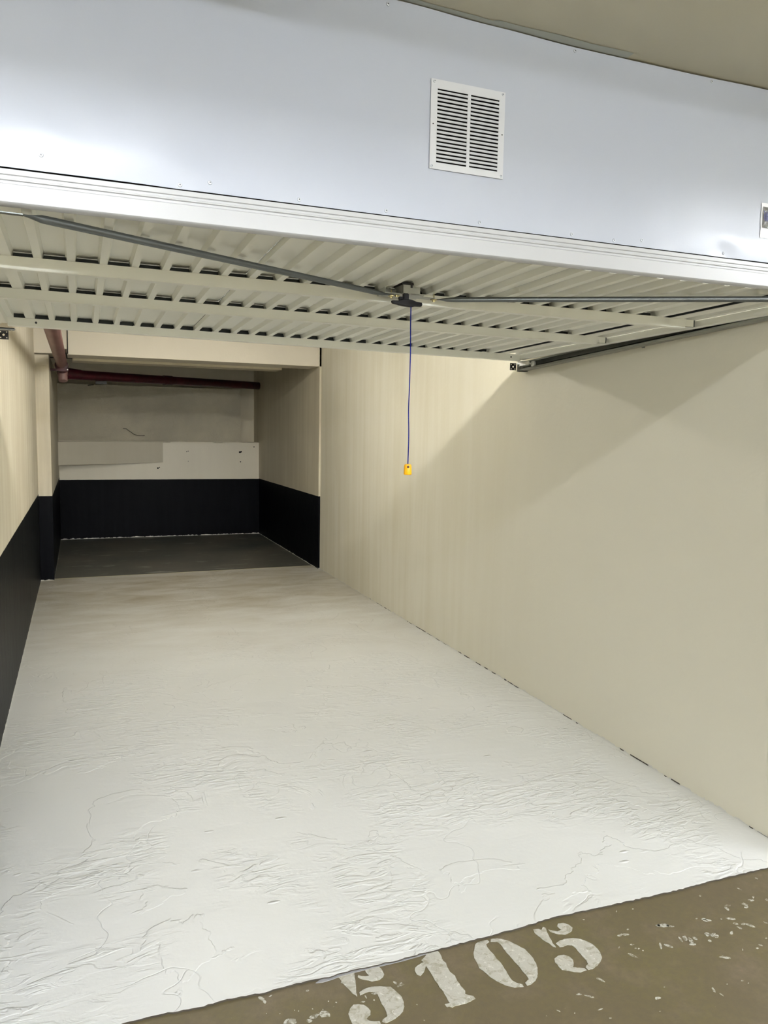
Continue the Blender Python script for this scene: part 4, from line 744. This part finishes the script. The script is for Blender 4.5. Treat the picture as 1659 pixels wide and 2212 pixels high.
# loose wire and slab in the niche
def wz(x, z): return (x, YB - 0.001, z)
wr = tube([(0.555, YB - 0.006, 1.508), (0.60, YB - 0.012, 1.502), (0.66, YB - 0.012, 1.458), (0.70, YB - 0.010, 1.428), (0.74, YB - 0.008, 1.416), (0.80, YB - 0.008, 1.414), (0.84, YB - 0.004, 1.417)], 0.0035, 6)
tag(obj('loose_wire', wr, 'black_steel', smooth=True), 'thin dark wire curling from the rough plaster at the back of the niche', 'wire')
# slab leaning out at its left end, flush at its right end
sb = ([(-0.262, YB - 0.30, 1.322), (1.080, YB - 0.012, 1.343), (1.078, YB - 0.012, 1.046), (-0.262, YB - 0.30, 1.018),
       (-0.262, YB - 0.001, 1.322), (1.080, YB - 0.001, 1.343), (1.078, YB - 0.001, 1.046), (-0.262, YB - 0.001, 1.018)],
      [(0, 1, 2, 3), (4, 7, 6, 5), (0, 4, 5, 1), (1, 5, 6, 2), (2, 6, 7, 3), (3, 7, 4, 0)])
tag(obj('concrete_board', sb, 'board'), 'beige board leaning out at its left end on the back wall of the niche', 'board')
# drilled holes and chips in the ledge
hs = []
for x, z, r in ((1.405, 1.197, 0.006), (1.425, 1.203, 0.006), (2.155, 1.193, 0.016), (2.175, 1.200, 0.010), (2.163, 1.055, 0.009), (1.425, 1.062, 0.005), (2.36, 1.272, 0.009), (1.01, 0.965, 0.012), (1.03, 0.975, 0.008)):
    hs.append(lathe((x, YB + 0.001, z), (0, -1, 0), [(0, r), (0.0015, r)], 10))
obj('trim_5', join(*hs), 'void', kind='structure')

# ================================================================ stencilled bay number and paint flecks
LABS = {'five_a': 'worn white stencilled 5 painted on the brown floor, leftmost figure of the bay number',
        'one': 'worn white stencilled 1 painted on the brown floor in the bay number',
        'zero': 'worn white stencilled 0 painted on the brown floor in the bay number',
        'five_b': 'worn white stencilled 5 painted on the brown floor, rightmost figure of the bay number'}
def decal(polys, z=0.0016):
    out = []
    for p in polys:
        # subdivide and roughen the outline like flaking paint
        q = []
        for i in range(len(p)):
            a, b = p[i], p[(i + 1) % len(p)]
            ln = math.hypot(b[0] - a[0], b[1] - a[1]); k = max(1, int(ln / 0.006))
            for j in range(k):
                t = j / k; x = a[0] + (b[0] - a[0]) * t; y = a[1] + (b[1] - a[1]) * t
                q.append((x + 0.0016 * noise.noise((x * 90, y * 90, 0)), y + 0.0016 * noise.noise((x * 90, y * 90, 7))))
        out.append(extrude_poly(q, 0.0003, z))
    return join(*out)
for nm, P, lab in (('painted_five', FIVE_A, LABS['five_a']), ('painted_one', ONE, LABS['one']), ('painted_zero', ZERO, LABS['zero']), ('painted_five', FIVE_B, LABS['five_b'])):
    tag(obj(nm, decal(P), 'stencil'), lab, 'painted numeral', 'figures of the bay number')
fk = obj('paint_flecks', decal(FLECKS, 0.0010), 'fleck', kind='stuff')
tag(fk, 'pale flecks of old paint scattered on the brown lane floor', 'paint flecks')
